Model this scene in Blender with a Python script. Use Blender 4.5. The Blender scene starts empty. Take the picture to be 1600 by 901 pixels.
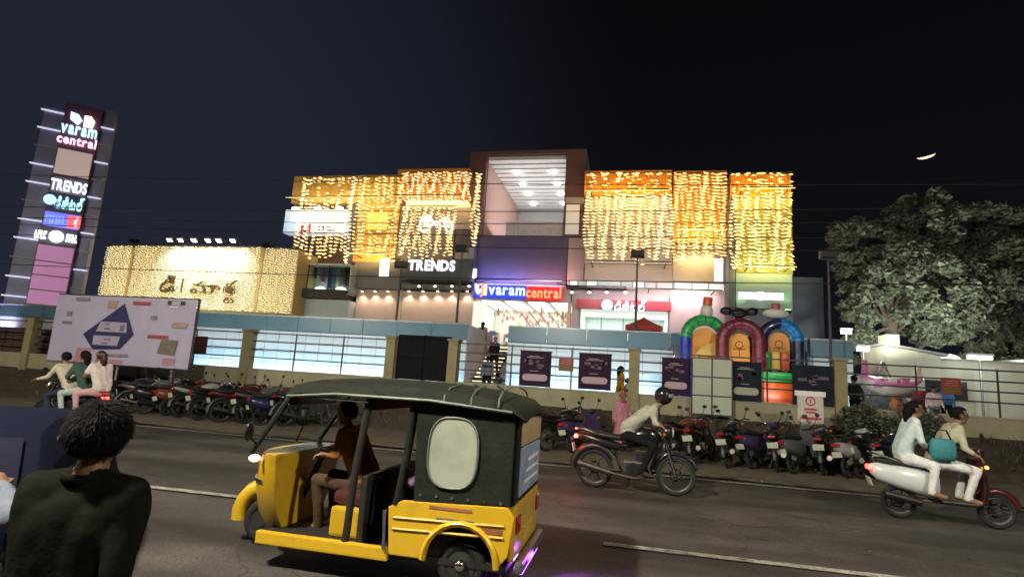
import bpy, bmesh, math, random
import numpy as np
from mathutils import Vector, Matrix
random.seed(7)
R = random.Random(11)
sc = bpy.context.scene
COL = sc.collection
rad = math.radians

# ------------------------------------------------------------------ camera
F = 880.0                                   # focal length in photo pixels (1600 wide)
YAW, PITCH, ROLL, H = rad(12.3), math.atan(146/880), math.atan(.065), 1.75
fwd = Vector((-math.sin(YAW)*math.cos(PITCH), math.cos(YAW)*math.cos(PITCH), math.sin(PITCH)))
r0 = Vector((math.cos(YAW), math.sin(YAW), 0)); u0 = r0.cross(fwd)
cr = math.cos(ROLL)*r0 + math.sin(ROLL)*u0; cu = math.cos(ROLL)*u0 - math.sin(ROLL)*r0
CAM = Vector((0, 0, H))
cd = bpy.data.cameras.new('camera'); cam = bpy.data.objects.new('camera', cd); COL.objects.link(cam)
m4 = Matrix((cr, cu, -fwd)).transposed().to_4x4(); m4.translation = CAM
cam.matrix_world = m4
cd.sensor_width = 36; cd.lens = F/1600*36; cd.clip_start = .05; cd.clip_end = 3000
sc.camera = cam
def ray(px, py): return fwd + (px-800)/F*cr - (py-450.5)/F*cu

# ------------------------------------------------------------------ world, moonlight, exposure
w = bpy.data.worlds.new('World'); sc.world = w; w.use_nodes = True
nt = w.node_tree; bg = nt.nodes['Background']
tc = nt.nodes.new('ShaderNodeTexCoord'); sx = nt.nodes.new('ShaderNodeSeparateXYZ'); rp = nt.nodes.new('ShaderNodeValToRGB')
nt.links.new(tc.outputs['Generated'], sx.inputs[0]); nt.links.new(sx.outputs['Z'], rp.inputs[0]); 
dt = nt.nodes.new('ShaderNodeVectorMath'); dt.operation = 'DOT_PRODUCT'; dt.inputs[1].default_value = (-.86, .48, .16)      # town glow low in the sky to the left
nt.links.new(tc.outputs['Generated'], dt.inputs[0])
mr_ = nt.nodes.new('ShaderNodeMapRange'); mr_.interpolation_type = 'SMOOTHERSTEP'
for i_, v_ in ((1, .46), (2, 1.0), (3, 0), (4, 1)): mr_.inputs[i_].default_value = v_
nt.links.new(dt.outputs['Value'], mr_.inputs[0])
mx = nt.nodes.new('ShaderNodeMix'); mx.data_type = 'RGBA'; mx.blend_type = 'ADD'; mx.inputs[7].default_value = (.011, .0135, .025, 1)
nt.links.new(mr_.outputs[0], mx.inputs[0]); nt.links.new(rp.outputs[0], mx.inputs[6]); nt.links.new(mx.outputs[2], bg.inputs[0])
e = rp.color_ramp.elements
e[0].position = 0.0; e[0].color = (.0085, .0095, .0150, 1)
e[1].position = .62; e[1].color = (.0026, .0026, .0036, 1)
x = e.new(.2); x.color = (.0046, .0048, .0070, 1)
bg.inputs[1].default_value = 1.0
sd = bpy.data.lights.new('moonlight', 'SUN'); sd.energy = .02; sd.angle = rad(.5); sd.color = (1, .95, .86)
so = bpy.data.objects.new('moonlight', sd); COL.objects.link(so)
so.rotation_euler = (ray(1447, 243)).to_track_quat('Z', 'Y').to_euler()
vs = sc.view_settings
vs.view_transform = 'Standard'; vs.look = 'None'; vs.exposure = 0; vs.gamma = 1
sc.render.engine = 'CYCLES'
cy = sc.cycles
cy.use_denoising = True
try: cy.denoiser = 'OPENIMAGEDENOISE'
except Exception: pass
cy.sample_clamp_indirect = 4; cy.sample_clamp_direct = 0
cy.max_bounces = 5; cy.diffuse_bounces = 2; cy.glossy_bounces = 3; cy.transmission_bounces = 4; cy.transparent_max_bounces = 6
cy.caustics_reflective = False; cy.caustics_refractive = False

def lamp(name, kind, loc, energy, color, aim=None, size=.2, size_y=None, spot=60, blend=.6):
    d = bpy.data.lights.new(name, kind); d.energy = energy; d.color = color
    if kind == 'AREA':
        d.size = size
        if size_y: d.shape = 'RECTANGLE'; d.size_y = size_y
    elif kind == 'SPOT':
        d.spot_size = rad(spot); d.spot_blend = blend; d.shadow_soft_size = size
    else: d.shadow_soft_size = size
    o = bpy.data.objects.new(name, d); COL.objects.link(o); o.location = loc
    if aim is not None:
        o.rotation_euler = (Vector(aim)-Vector(loc)).to_track_quat('-Z', 'Y').to_euler()
    return o

# street lamps on the near kerb, behind the viewer (they light the road, the riders and the compound wall)
STREET = [(-24, -.6, 8.4), (-5.2, .1, 8.2), (8.5, -.6, 8.4)]
for p, e_ in zip(STREET, (6000, 7000, 4200)):
    lamp('street_light', 'SPOT', p, e_, (1, .90, .73), aim=(p[0]+(2.2 if p[0] < 0 else -.5), 9.5, 0), size=.22, spot=150, blend=.6)

# ------------------------------------------------------------------ photo pixel -> point on a vertical plane
def W(px, py, Y):
    d = ray(px, py); return CAM + d*(Y/d.y)
def G(px, py, z=0):
    d = ray(px, py); return CAM + d*((z-H)/d.z)
def rect(x0, y0, x1, y1, Y):
    xm, ym = (x0+x1)/2, (y0+y1)/2
    return W(x0, ym, Y).x, W(x1, ym, Y).x, W(xm, y1, Y).z, W(xm, y0, Y).z      # xa, xb, za, zb
class Plane:
    def __init__(s, o, ang): s.o = Vector(o); s.e = Vector((math.cos(ang), math.sin(ang), 0)); s.n = Vector((math.sin(ang), -math.cos(ang), 0)); s.ang = ang
    def pix(s, px, py):
        d = ray(px, py); t = (s.o-CAM).dot(s.n)/d.dot(s.n); p = CAM+d*t
        return (p-s.o).dot(s.e), p.z

# ------------------------------------------------------------------ materials
MATS = {}
def mat(name, rgb, rough=.6, metal=0, var=.18, scale=5, bump=0, emit=None, es=0, coat=0, spec=.5, stretch=None):
    if name in MATS: return MATS[name]
    m = bpy.data.materials.new(name); m.use_nodes = True; t = m.node_tree; b = t.nodes['Principled BSDF']
    b.inputs['Roughness'].default_value = rough; b.inputs['Metallic'].default_value = metal
    b.inputs['Coat Weight'].default_value = coat; b.inputs['Specular IOR Level'].default_value = spec
    c = tuple(rgb)+(1,)
    b.inputs['Base Color'].default_value = c
    if var > 0 or bump > 0:
        tcn = t.nodes.new('ShaderNodeTexCoord'); mp = t.nodes.new('ShaderNodeMapping'); n = t.nodes.new('ShaderNodeTexNoise')
        n.inputs['Scale'].default_value = scale; n.inputs['Detail'].default_value = 6; n.inputs['Roughness'].default_value = .65
        if stretch: mp.inputs['Scale'].default_value = stretch
        t.links.new(tcn.outputs['Object'], mp.inputs[0]); t.links.new(mp.outputs[0], n.inputs['Vector'])
        if var > 0:
            r = t.nodes.new('ShaderNodeValToRGB')
            r.color_ramp.elements[0].position = .28; r.color_ramp.elements[1].position = .72
            r.color_ramp.elements[0].color = tuple(max(0, v*(1-var)) for v in rgb)+(1,)
            r.color_ramp.elements[1].color = tuple(min(1, v*(1+var)) for v in rgb)+(1,)
            t.links.new(n.outputs[0], r.inputs[0]); t.links.new(r.outputs[0], b.inputs['Base Color'])
        if bump > 0:
            bp = t.nodes.new('ShaderNodeBump'); bp.inputs['Strength'].default_value = bump; bp.inputs['Distance'].default_value = .02
            t.links.new(n.outputs[0], bp.inputs['Height']); t.links.new(bp.outputs[0], b.inputs['Normal'])
    if emit is not None:
        b.inputs['Emission Color'].default_value = tuple(emit)+(1,); b.inputs['Emission Strength'].default_value = es
    MATS[name] = m
    return m
def glow(name, rgb, s, base=(.6, .6, .6), sample=True):
    m = mat(name, base, .5, var=0, emit=rgb, es=s)
    if not sample: m.cycles.emission_sampling = 'NONE'
    return m
def glass(name, rgb, alpha_rough=.05, trans=1):
    m = mat(name, rgb, alpha_rough, var=0); m.node_tree.nodes['Principled BSDF'].inputs['Transmission Weight'].default_value = trans
    return m

# ------------------------------------------------------------------ mesh helper
class MB:
    def __init__(s): s.v = []; s.f = []; s.m = []
    def add(s, vs_, fs, m=0):
        o = len(s.v); s.v += [tuple(q) for q in vs_]; s.f += [tuple(i+o for i in q) for q in fs]; s.m += [m]*len(fs); return s
    def box(s, x0, y0, z0, x1, y1, z1, m=0):
        if x0 > x1: x0, x1 = x1, x0
        if y0 > y1: y0, y1 = y1, y0
        if z0 > z1: z0, z1 = z1, z0
        return s.add([(x0,y0,z0),(x1,y0,z0),(x1,y1,z0),(x0,y1,z0),(x0,y0,z1),(x1,y0,z1),(x1,y1,z1),(x0,y1,z1)],
                     [(0,3,2,1),(4,5,6,7),(0,1,5,4),(1,2,6,5),(2,3,7,6),(3,0,4,7)], m)
    def obox(s, c, size, rot=None, m=0):
        hx, hy, hz = size[0]/2, size[1]/2, size[2]/2; t = MB().box(-hx,-hy,-hz,hx,hy,hz)
        M_ = rot if rot is not None else Matrix.Identity(3)
        return s.add([tuple(M_@Vector(q)+Vector(c)) for q in t.v], t.f, m)
    def ringpts(s, c, d, r, n, ref=None):
        d = Vector(d).normalized(); a = Vector((0,0,1)) if abs(d.z) < .95 else Vector((1,0,0))
        u = d.cross(a).normalized(); v = d.cross(u); c = Vector(c)
        return [tuple(c+r*(math.cos(2*math.pi*i/n)*u+math.sin(2*math.pi*i/n)*v)) for i in range(n)]
    def rings(s, rs, m=0, caps=True, wrap=False):
        n = len(rs[0]); vs_ = [q for r_ in rs for q in r_]; fs = []; k = len(rs)
        for j in range(k if wrap else k-1):
            a, b = j*n, ((j+1) % k)*n
            for i in range(n):
                fs.append((a+i, a+(i+1)%n, b+(i+1)%n, b+i))
        if caps and not wrap: fs += [tuple(range(n-1,-1,-1)), tuple((k-1)*n+i for i in range(n))]
        return s.add(vs_, fs, m)
    def cyl(s, p0, p1, r0, r1=None, n=10, m=0, caps=True):
        if r1 is None: r1 = r0
        d = Vector(p1)-Vector(p0)
        return s.rings([s.ringpts(p0, d, r0, n), s.ringpts(p1, d, r1, n)], m, caps)
    def tube(s, pts, r, n=6, m=0, wrap=False):
        P = [Vector(p) for p in pts]; k = len(P); rs = []; u = None
        for i in range(k):
            if wrap: d = P[(i+1) % k]-P[i-1]
            else: d = P[min(i+1, k-1)]-P[max(i-1, 0)]
            d.normalize()
            if u is None:
                a = Vector((0,0,1)) if abs(d.z) < .9 else Vector((1,0,0)); u = d.cross(a).normalized()
            else: u = (u-d*u.dot(d)).normalized()
            v = d.cross(u); ri = r[i] if isinstance(r, (list, tuple)) else r
            rs.append([tuple(P[i]+ri*(math.cos(2*math.pi*j/n)*u+math.sin(2*math.pi*j/n)*v)) for j in range(n)])
        return s.rings(rs, m, True, wrap)
    def ell(s, c, r, n=12, k=8, m=0, M_=None):
        if not isinstance(r, (list, tuple)): r = (r, r, r)
        vs_ = [(0,0,-r[2])]
        for j in range(1, k):
            t = -math.pi/2+math.pi*j/k
            for i in range(n):
                a = 2*math.pi*i/n; vs_.append((r[0]*math.cos(t)*math.cos(a), r[1]*math.cos(t)*math.sin(a), r[2]*math.sin(t)))
        vs_.append((0,0,r[2])); fs = []
        for i in range(n): fs.append((0, 1+(i+1)%n, 1+i))
        for j in range(k-2):
            for i in range(n): a = 1+j*n; fs.append((a+i, a+(i+1)%n, a+n+(i+1)%n, a+n+i))
        a = 1+(k-2)*n
        for i in range(n): fs.append((a+i, a+(i+1)%n, len(vs_)-1))
        if M_ is not None: vs_ = [tuple(M_@Vector(q)) for q in vs_]
        return s.add([(q[0]+c[0], q[1]+c[1], q[2]+c[2]) for q in vs_], fs, m)
    def prism(s, pts, ax, a, b, m=0):
        n = len(pts)
        def P(q, h): return {'y': (q[0], h, q[1]), 'x': (h, q[0], q[1]), 'z': (q[0], q[1], h)}[ax]
        vs_ = [P(q, a) for q in pts]+[P(q, b) for q in pts]
        fs = [tuple(range(n)), tuple(range(2*n-1, n-1, -1))]+[(i, n+i, n+(i+1)%n, (i+1)%n) for i in range(n)]
        return s.add(vs_, fs, m)
    def lathe(s, prof, c, d=(0,0,1), n=16, m=0, caps=True):
        d = Vector(d).normalized(); c = Vector(c)
        return s.rings([s.ringpts(c+d*h, d, max(r_, 1e-4), n) for r_, h in prof], m, caps)
    def torus(s, c, d, r, rr, n=20, k=6, m=0):
        pts = s.ringpts(c, d, r, n); return s.tube(pts, rr, k, m, wrap=True)
    def mesh(s, name, mats, smooth=0, bevel=0, off=(0,0,0)):
        me = bpy.data.meshes.new(name)
        me.from_pydata([(a-off[0], b-off[1], c-off[2]) for a, b, c in s.v], [], s.f)
        for q in mats: me.materials.append(q)
        me.polygons.foreach_set('material_index', s.m)
        bm = bmesh.new(); bm.from_mesh(me)
        bmesh.ops.recalc_face_normals(bm, faces=bm.faces)
        if bevel:
            ed = [e_ for e_ in bm.edges if len(e_.link_faces) == 2 and e_.calc_face_angle(0) > .5]
            bmesh.ops.bevel(bm, geom=ed, offset=bevel, segments=2, affect='EDGES', profile=.6, clamp_overlap=True)
        bm.to_mesh(me); bm.free()
        if smooth:
            me.shade_smooth(); me.set_sharp_from_angle(angle=rad(smooth))
        me.update()
        return me
LOC = {}
def link(name, me, parent=None):
    o = bpy.data.objects.new(name, me); COL.objects.link(o)
    if parent is not None: o.parent = parent
    return o
def part(mb, name, mats, parent=None, smooth=0, bevel=0, world=False):
    """one mesh object; world=True: coordinates are world ones and the parent's base is subtracted"""
    if not isinstance(mats, (list, tuple)): mats = [mats]
    off = LOC.get(parent.name, (0,0,0)) if (world and parent is not None) else (0,0,0)
    o = link(name, mb.mesh(name, mats, smooth, bevel, off), parent)
    if parent is not None: LOC[o.name] = LOC.get(parent.name, (0,0,0))
    return o
def tag(o, label=None, cat=None, group=None, kind=None):
    if label: o['label'] = label
    if cat: o['category'] = cat
    if group: o['group'] = group
    if kind: o['kind'] = kind
    return o
def thing(name, label, cat, loc=(0,0,0), rotz=0, group=None, scale=1):
    o = bpy.data.objects.new(name, None); COL.objects.link(o); o.location = loc; o.rotation_euler = (0,0,rotz); o.scale = (scale,)*3
    o.empty_display_size = .2
    LOC[o.name] = tuple(loc); return tag(o, label, cat, group)
def solo(mb, name, mats, label, cat, group=None, smooth=0, bevel=0, base=None):
    o = part(mb, name, mats, None, smooth, bevel)
    return tag(o, label, cat, group)
def struct(mb, name, mats, smooth=0): return tag(part(mb, name, mats, None, smooth), kind='structure')
def dup(root, loc=None, rotz=None, label=None, swap=None):
    KIDS = {}
    for o in list(COL.objects):
        if o.parent: KIDS.setdefault(o.parent.name, []).append(o)
    def cp(o, par):
        c = o.copy(); COL.objects.link(c)
        if par is not None: c.parent = par
        if swap and c.data is not None and len(c.data.materials):
            if any(q and q.name in swap for q in c.data.materials):
                key = (c.data.name, tuple(sorted(swap.items())))
                if key not in SWAPPED:
                    d = c.data.copy()
                    for i, q in enumerate(d.materials):
                        if q and q.name in swap: d.materials[i] = MATS[swap[q.name]]
                    SWAPPED[key] = d
                c.data = SWAPPED[key]
        for k in KIDS.get(o.name, []): cp(k, c)
        return c
    r = cp(root, None)
    if loc is not None: r.location = loc
    if rotz is not None: r.rotation_euler = (0,0,rotz)
    if label: r['label'] = label
    return r
SWAPPED = {}

# ------------------------------------------------------------------ lettering (one mesh per letter)
GLY = {}
def glyph(ch, ext=.06, off=.0):
    k = (ch, ext, off)
    if k not in GLY:
        c = bpy.data.curves.new('glyph', 'FONT'); c.body = ch; c.size = 1; c.extrude = ext; c.offset = off; c.resolution_u = 4
        o = bpy.data.objects.new('glyph', c); COL.objects.link(o)
        dg = bpy.context.evaluated_depsgraph_get(); dg.update()
        me = bpy.data.meshes.new_from_object(o.evaluated_get(dg)); bpy.data.objects.remove(o)
        a = np.array([tuple(v.co) for v in me.vertices]) if len(me.vertices) else np.zeros((0, 3))
        GLY[k] = (me, a)
    return GLY[k]
def write(text, parent, mats, x0, x1, z0, z1, y, ext=.05, off=.01, gap=.09, name='letter', world=True, fill=None):
    """text filling the box x0..x1, z0..z1 on the plane y (facing -y)"""
    if not isinstance(mats, (list, tuple)): mats = [mats]
    items, cur, lo, hi = [], 0, 9, -9
    for ch in text:
        if ch == ' ': cur += .32; continue
        me, a = glyph(ch, ext, off)
        if not len(a): continue
        items.append((me, a, cur-a[:,0].min())); cur += a[:,0].max()-a[:,0].min()+gap
        lo = min(lo, a[:,1].min()); hi = max(hi, a[:,1].max())
    tot = cur-gap; kx = (x1-x0)/tot; kz = (z1-z0)/(hi-lo); off_ = LOC.get(parent.name, (0,0,0)) if world else (0,0,0)
    out = []
    for i, (me, a, px) in enumerate(items):
        v = np.empty_like(a); v[:,0] = x0+(a[:,0]+px)*kx; v[:,1] = y-a[:,2]*min(kx, kz); v[:,2] = z0+(a[:,1]-lo)*kz
        v -= np.array(off_)
        d = me.copy(); d.vertices.foreach_set('co', v.astype(np.float32).ravel())
        d.materials.clear(); d.materials.append(mats[min(i, len(mats)-1)]); d.update()
        out.append(link(name, d, parent))
    return out
# ================================================================== SETTING: ground, road, bank, plaza
asphalt = mat('asphalt', (.062, .057, .052), .72, var=.35, scale=1.6, bump=.35)
def wear(m, dark, light, sc2=.55):
    """adds broad tar patches, fine grit and cracks to a ground material"""
    t = m.node_tree; b = t.nodes['Principled BSDF']; src = b.inputs['Base Color'].links[0].from_socket
    tcn = t.nodes.new('ShaderNodeTexCoord'); n1 = t.nodes.new('ShaderNodeTexNoise'); n1.inputs['Scale'].default_value = sc2; n1.inputs['Detail'].default_value = 3
    mp = t.nodes.new('ShaderNodeMapping'); mp.inputs['Scale'].default_value = (.35, 1.5, 1); t.links.new(tcn.outputs['Object'], mp.inputs[0]); t.links.new(mp.outputs[0], n1.inputs['Vector'])
    r1 = t.nodes.new('ShaderNodeValToRGB'); r1.color_ramp.elements[0].position = .38; r1.color_ramp.elements[1].position = .62; r1.color_ramp.elements[0].color = (dark,)*3+(1,); r1.color_ramp.elements[1].color = (light,)*3+(1,)
    t.links.new(n1.outputs[0], r1.inputs[0])
    n2 = t.nodes.new('ShaderNodeTexNoise'); n2.inputs['Scale'].default_value = 60; n2.inputs['Detail'].default_value = 4; t.links.new(tcn.outputs['Object'], n2.inputs['Vector'])
    r2 = t.nodes.new('ShaderNodeValToRGB'); r2.color_ramp.elements[0].position = .35; r2.color_ramp.elements[1].position = .7; r2.color_ramp.elements[0].color = (.6,)*3+(1,); r2.color_ramp.elements[1].color = (1.35,)*3+(1,); t.links.new(n2.outputs[0], r2.inputs[0])
    v = t.nodes.new('ShaderNodeTexVoronoi'); v.feature = 'DISTANCE_TO_EDGE'; v.inputs['Scale'].default_value = .45
    nw = t.nodes.new('ShaderNodeVectorMath'); nw.operation = 'ADD'; n3 = t.nodes.new('ShaderNodeTexNoise'); n3.inputs['Scale'].default_value = 1.3; n3.inputs['Detail'].default_value = 5
    t.links.new(tcn.outputs['Object'], n3.inputs['Vector']); t.links.new(tcn.outputs['Object'], nw.inputs[0]); t.links.new(n3.outputs['Color'], nw.inputs[1]); t.links.new(nw.outputs[0], v.inputs['Vector'])
    r3 = t.nodes.new('ShaderNodeValToRGB'); r3.color_ramp.elements[0].position = .0; r3.color_ramp.elements[1].position = .012; r3.color_ramp.elements[0].color = (.45,)*3+(1,); r3.color_ramp.elements[1].color = (1,)*3+(1,); t.links.new(v.outputs[0], r3.inputs[0])
    cur = src
    for r_ in (r1, r2, r3):
        x_ = t.nodes.new('ShaderNodeMix'); x_.data_type = 'RGBA'; x_.blend_type = 'MULTIPLY'; x_.inputs[0].default_value = 1
        t.links.new(cur, x_.inputs[6]); t.links.new(r_.outputs[0], x_.inputs[7]); cur = x_.outputs[2]
    t.links.new(cur, b.inputs['Base Color'])
wear(asphalt, .5, 1.35)
dirt = mat('dirt', (.12, .102, .07), .95, var=.4, scale=2.2, bump=.6)
earth = mat('earth', (.05, .038, .026), .95, var=.5, scale=3, bump=.9)
paint = mat('road_paint', (.36, .35, .30), .7, var=.75, scale=9); wear(paint, .7, 1.1)
paving = mat('paving', (.25, .24, .22), .7, var=.2, scale=3)
def sheet(x0, y0, x1, y1, z, nx=1, ny=1, fn=None):
    mb = MB(); vs_ = []; fs = []
    for j in range(ny+1):
        for i in range(nx+1):
            X_, Y_ = x0+(x1-x0)*i/nx, y0+(y1-y0)*j/ny; vs_.append((X_, Y_, z+(fn(X_, Y_) if fn else 0)))
    for j in range(ny):
        for i in range(nx):
            a = j*(nx+1)+i; fs.append((a, a+1, a+nx+2, a+nx+1))
    return mb.add(vs_, fs)
struct(sheet(-1500, -1500, 1500, 1500, -.06), 'ground', [mat('far_ground', (.05, .045, .035), .95, var=.3, scale=.2)])
struct(sheet(-150, -2.6, 150, 13.25, 0, 60, 8, lambda x, y: .012*math.sin(x*1.7)*math.sin(y*2.1)-.012), 'road', [asphalt])
struct(sheet(-150, 13.25, 150, 17.6, .0, 90, 6, lambda x, y: .02*math.sin(x*2.7+y)+.012), 'road_shoulder', [dirt])
nb = MB()
def nz(x, y): return .10*math.sin(x*2.3+1)*math.sin(y*5)+.06*math.sin(x*6.1+y*3)
struct(sheet(-60, 17.3, 60, 18.92, 0, 160, 8, lambda x, y: max(0, (y-17.3)/1.62)**.8*1.06+(nz(x, y)*.5 if 17.35 < y < 18.9 else 0)), 'earth_bank', [earth])
struct(sheet(-60, 18.92, 60, 62, 1.02), 'plaza_floor', [paving])
mb = MB()
for i in range(-16, 17):                     # near kerb and footpath behind the viewer
    mb.box(i*4.5, -2.85, -.02, i*4.5+4.47, -2.6, .14)
struct(mb, 'kerb', [mat('concrete', (.3, .29, .27), .85, var=.2, scale=4, bump=.3)])
struct(sheet(-150, -9, 150, -2.85, .12), 'pavement', [paving])
ln = MB()
ln.add([(-150, 12.78, .006), (150, 12.78, .006), (150, 12.93, .006), (-150, 12.93, .006)], [(0, 1, 2, 3)])
struct(ln, 'edge_line_marking', [paint])
for xa, xb in ((-28.1, -24.6), (-18.4, -14.8), (-9.0, -5.0), (-.25, 5.1), (9.9, 13.6), (18.5, 22)):
    struct(MB().add([(xa, 6.86, .006), (xb, 6.96, .006), (xb, 7.10, .006), (xa, 7.0, .006)], [(0, 1, 2, 3)]), 'lane_marking', [paint])

# scraps of paper and leaves along the shoulder
q = random.Random(31); lit = MB()
for _ in range(260):
    x, y = q.uniform(-20, 9), q.choice((q.uniform(13.1, 15), q.uniform(13.1, 13.8), q.uniform(-2, 12.5)))
    s_, an = q.uniform(.015, .06), q.uniform(0, 6.28); c_, n_ = math.cos(an)*s_, math.sin(an)*s_; z = .03 if y > 13 else .012
    lit.add([(x-c_, y-n_, z), (x+n_*.7, y-c_*.7, z+.006), (x+c_, y+n_, z+q.uniform(0, .02)), (x-n_*.7, y+c_*.7, z+.004)], [(0, 1, 2, 3)], q.choice((0, 1, 1, 2)))
o = part(lit, 'litter', [mat('paper_scrap', (.4, .38, .33), .8), mat('dry_leaf_scrap', (.09, .06, .03), .9), mat('plastic_scrap', (.2, .22, .25), .5)]); tag(o, 'scraps of paper and dry leaves along the road edge', 'litter', kind='stuff')

# ================================================================== STREET LAMPS behind the viewer (real fixtures of the lights above)
steel = mat('galvanised_steel', (.28, .28, .28), .45, .8, var=.1)
lampglass = glow('street_lamp_glass', (1, .93, .68), 6)
for i, p in enumerate(STREET):
    t = thing('street_lamp', ['grey street lamp on the near kerb, far to the left', 'grey street lamp on the near kerb, left of the walking man', 'grey street lamp on the near kerb, opposite the white scooter'][i], 'street lamp', (p[0], -3.1, .12), group='street lamps on the near kerb')
    part(MB().cyl((0,0,0), (0,0,8.35), .09, .06), 'pole', steel, t, 40)
    part(MB().tube([(0,0,8.3), (0,.6,8.5), (0,2.4,8.6)], .035), 'arm', steel, t, 40)
    part(MB().box(-.16, 2.4, 8.52, .16, 3.3, 8.64), 'lamp_head', steel, t, 0, .02)

# ================================================================== COMPOUND WALL with rails, pillars, gate
YW = 19.0
olive = mat('olive_plaster', (.30, .285, .19), .85, var=.16, scale=2.5, bump=.2)
rail_m = mat('dark_rail_paint', (.035, .04, .045), .5, var=.1)
cw = thing('compound_wall', 'long olive plastered wall with pillars and dark rails behind the parked motorcycles', 'wall', (0, YW, 1.0))
pil = [W(q[0], q[1], YW).x for q in ((388, 545), (612, 555), (709, 560), (991, 575), (1311, 595))]
pil = [-31, -24.5, -19] + pil + [12.5, 19, 25]
zd = 1.60
for i in range(len(pil)-1):
    a, b = pil[i], pil[i+1]
    gate = abs(a-W(612, 555, YW).x) < .01
    part(MB().box(a+.17, YW-.1, .7, b-.17, YW+.1, zd), 'dado', olive, cw, bevel=.012, world=True)
    if gate: continue
    part(MB().box(a+.17, YW-.13, zd, b-.17, YW+.13, zd+.05), 'coping', mat('coping', (.36, .34, .25), .8, var=.15), cw, bevel=.01, world=True)
    for z in (W(480, 523.7, YW).z, W(480, 537, YW).z, W(480, 549.6, YW).z, W(480, 562.7, YW).z):
        part(MB().box(a+.17, YW-.022, z-.022, b-.17, YW+.022, z+.022), 'rail', rail_m, cw, world=True)
    n = max(1, round((b-a)/2.2))
    for k in range(1, n):
        x = a+(b-a)*k/n
        part(MB().box(x-.022, YW+.024, zd+.05, x+.022, YW+.06, W(480, 522, YW).z), 'post', rail_m, cw, world=True)
for x in pil:
    pw = .17
    part(MB().box(x-pw, YW-.2, .7, x+pw, YW+.2, 3.02).box(x-pw-.04, YW-.24, 3.02, x+pw+.04, YW+.24, 3.1), 'pillar', mat('pillar_plaster', (.27, .24, .13), .85, var=.2, scale=3, bump=.2), cw, bevel=.012, world=True)

ga, gb, gz0, gz1 = rect(620, 524, 704, 590, YW-.05)
gt = thing('metal_gate', 'closed black sheet metal gate between two olive pillars', 'gate', ((ga+gb)/2, YW, gz0))
blk = mat('black_sheet_metal', (.010, .010, .012), .8, 0, var=.3, spec=.1)
gm = (ga+gb)/2
part(MB().box(gm-.05, YW-.018, 1.60, gm+.05, YW+.02, gz1+.02), 'centre_stile', blk, gt, world=True); part(MB().box(ga, YW-.04, 1.57, gb, YW+.02, 1.615), 'bottom_stile', blk, gt, world=True)
for xa, xb in ((ga, gm-.02), (gm+.02, gb)):
    lf = part(MB().box(xa, YW-.05, 1.62, xb, YW-.02, gz1), 'gate_leaf', blk, gt, bevel=.004, world=True)
    for k in range(3):
        z = 1.66+(gz1-.1-1.66)*k/2
        part(MB().box(xa+.03, YW-.085, z, xb-.03, YW-.052, z+.06), 'cross_bar', blk, lf, world=True)

# dark banners tied to the rails
bdark = mat('banner_purple_print', (.035, .018, .045), .7, var=.3, scale=4, spec=.08)
bnavy = mat('banner_navy_print', (.016, .022, .035), .7, var=.3, scale=4, spec=.08)
bpale = mat('banner_pale_print', (.42, .32, .38), .6, var=.12, scale=9)
bgrn = mat('banner_greenish_print', (.34, .38, .28), .6, var=.12, scale=9)
bmid = mat('banner_mid_print', (.12, .07, .12), .6, var=.4, scale=8)
wht = mat('white_paint', (.75, .75, .73), .5, var=.06)
def banner(px, main, strip, label, seed):
    a, b, z0, z1 = rect(*px, YW-.17); rr = random.Random(seed)
    t = thing('fence_banner', label, 'banner', ((a+b)/2, YW-.17, z0), group='dark banners tied along the fence')
    wv = MB(); n = 8; vs_ = []; fs = []
    for j in range(n+1):
        for i in range(n+1):
            x = a+(b-a)*i/n; z = z0+(z1-z0)*j/n
            vs_.append((x, YW-.17+.018*math.sin(i*1.3+seed)*math.sin(j*.9+seed), z))
    for j in range(n):
        for i in range(n): q = j*(n+1)+i; fs.append((q, q+1, q+n+2, q+n+1))
    sh = part(wv.add(vs_, fs), 'banner_sheet', main, t, 60, world=True)
    part(MB().box(a-.02, YW-.15, z1-.03, b+.02, YW-.12, z1+.01).box(a-.02, YW-.15, z0-.01, b+.02, YW-.12, z0+.03), 'batten', rail_m, t, world=True)
    wd, hh = b-a, z1-z0; y = YW-.2
    zc, hr = z0+hh*.245, hh*.095
    pts = []
    for k in range(9): an = -math.pi/2+math.pi*k/8; pts.append((b-wd*.1-hr+hr*math.cos(an), zc+hr*math.sin(an)))
    for k in range(9): an = math.pi/2+math.pi*k/8; pts.append((a+wd*.1+hr+hr*math.cos(an), zc+hr*math.sin(an)))
    part(MB().prism(pts, 'y', y-.004, y), 'printed_strip', strip, t, world=True)
    m_ = MB()
    for (f0, f1, g) in ((.3, .62, .84), (.22, .75, .80), (.33, .6, .42)): m_.box(a+wd*f0, y-.004, z0+hh*g, a+wd*f1, y, z0+hh*g+.02)
    part(m_, 'printed_line', strip, t, world=True)
    m_ = MB()
    for k in range(6):
        fx, fz = .12+.6*rr.random(), .5+.2*rr.random(); m_.box(a+wd*fx, y-.003, z0+hh*fz, a+wd*(fx+.1+.12*rr.random()), y+.001, z0+hh*(fz+.08))
    part(m_, 'printed_picture', bmid, t, world=True)
    return t
banner((812, 548, 861, 603), bdark, bpale, 'purple banner on the fence with a pale rounded strip, nearest the stairs', 1)
banner((904, 552, 955, 608), bdark, bpale, 'purple banner on the fence between the small red board and the pillar', 2)
banner((1034, 559, 1078, 616), bdark, bpale, 'narrow purple banner on the fence beside the white sheet panel', 3)
banner((1141, 565, 1190, 626), bnavy, bgrn, 'dark navy banner on the fence under the maroon inflatable arch', 4)
banner((1238, 571, 1302, 633), bnavy, bnavy, 'wide plain dark navy banner on the fence under the blue inflatable arch', 5)
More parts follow.
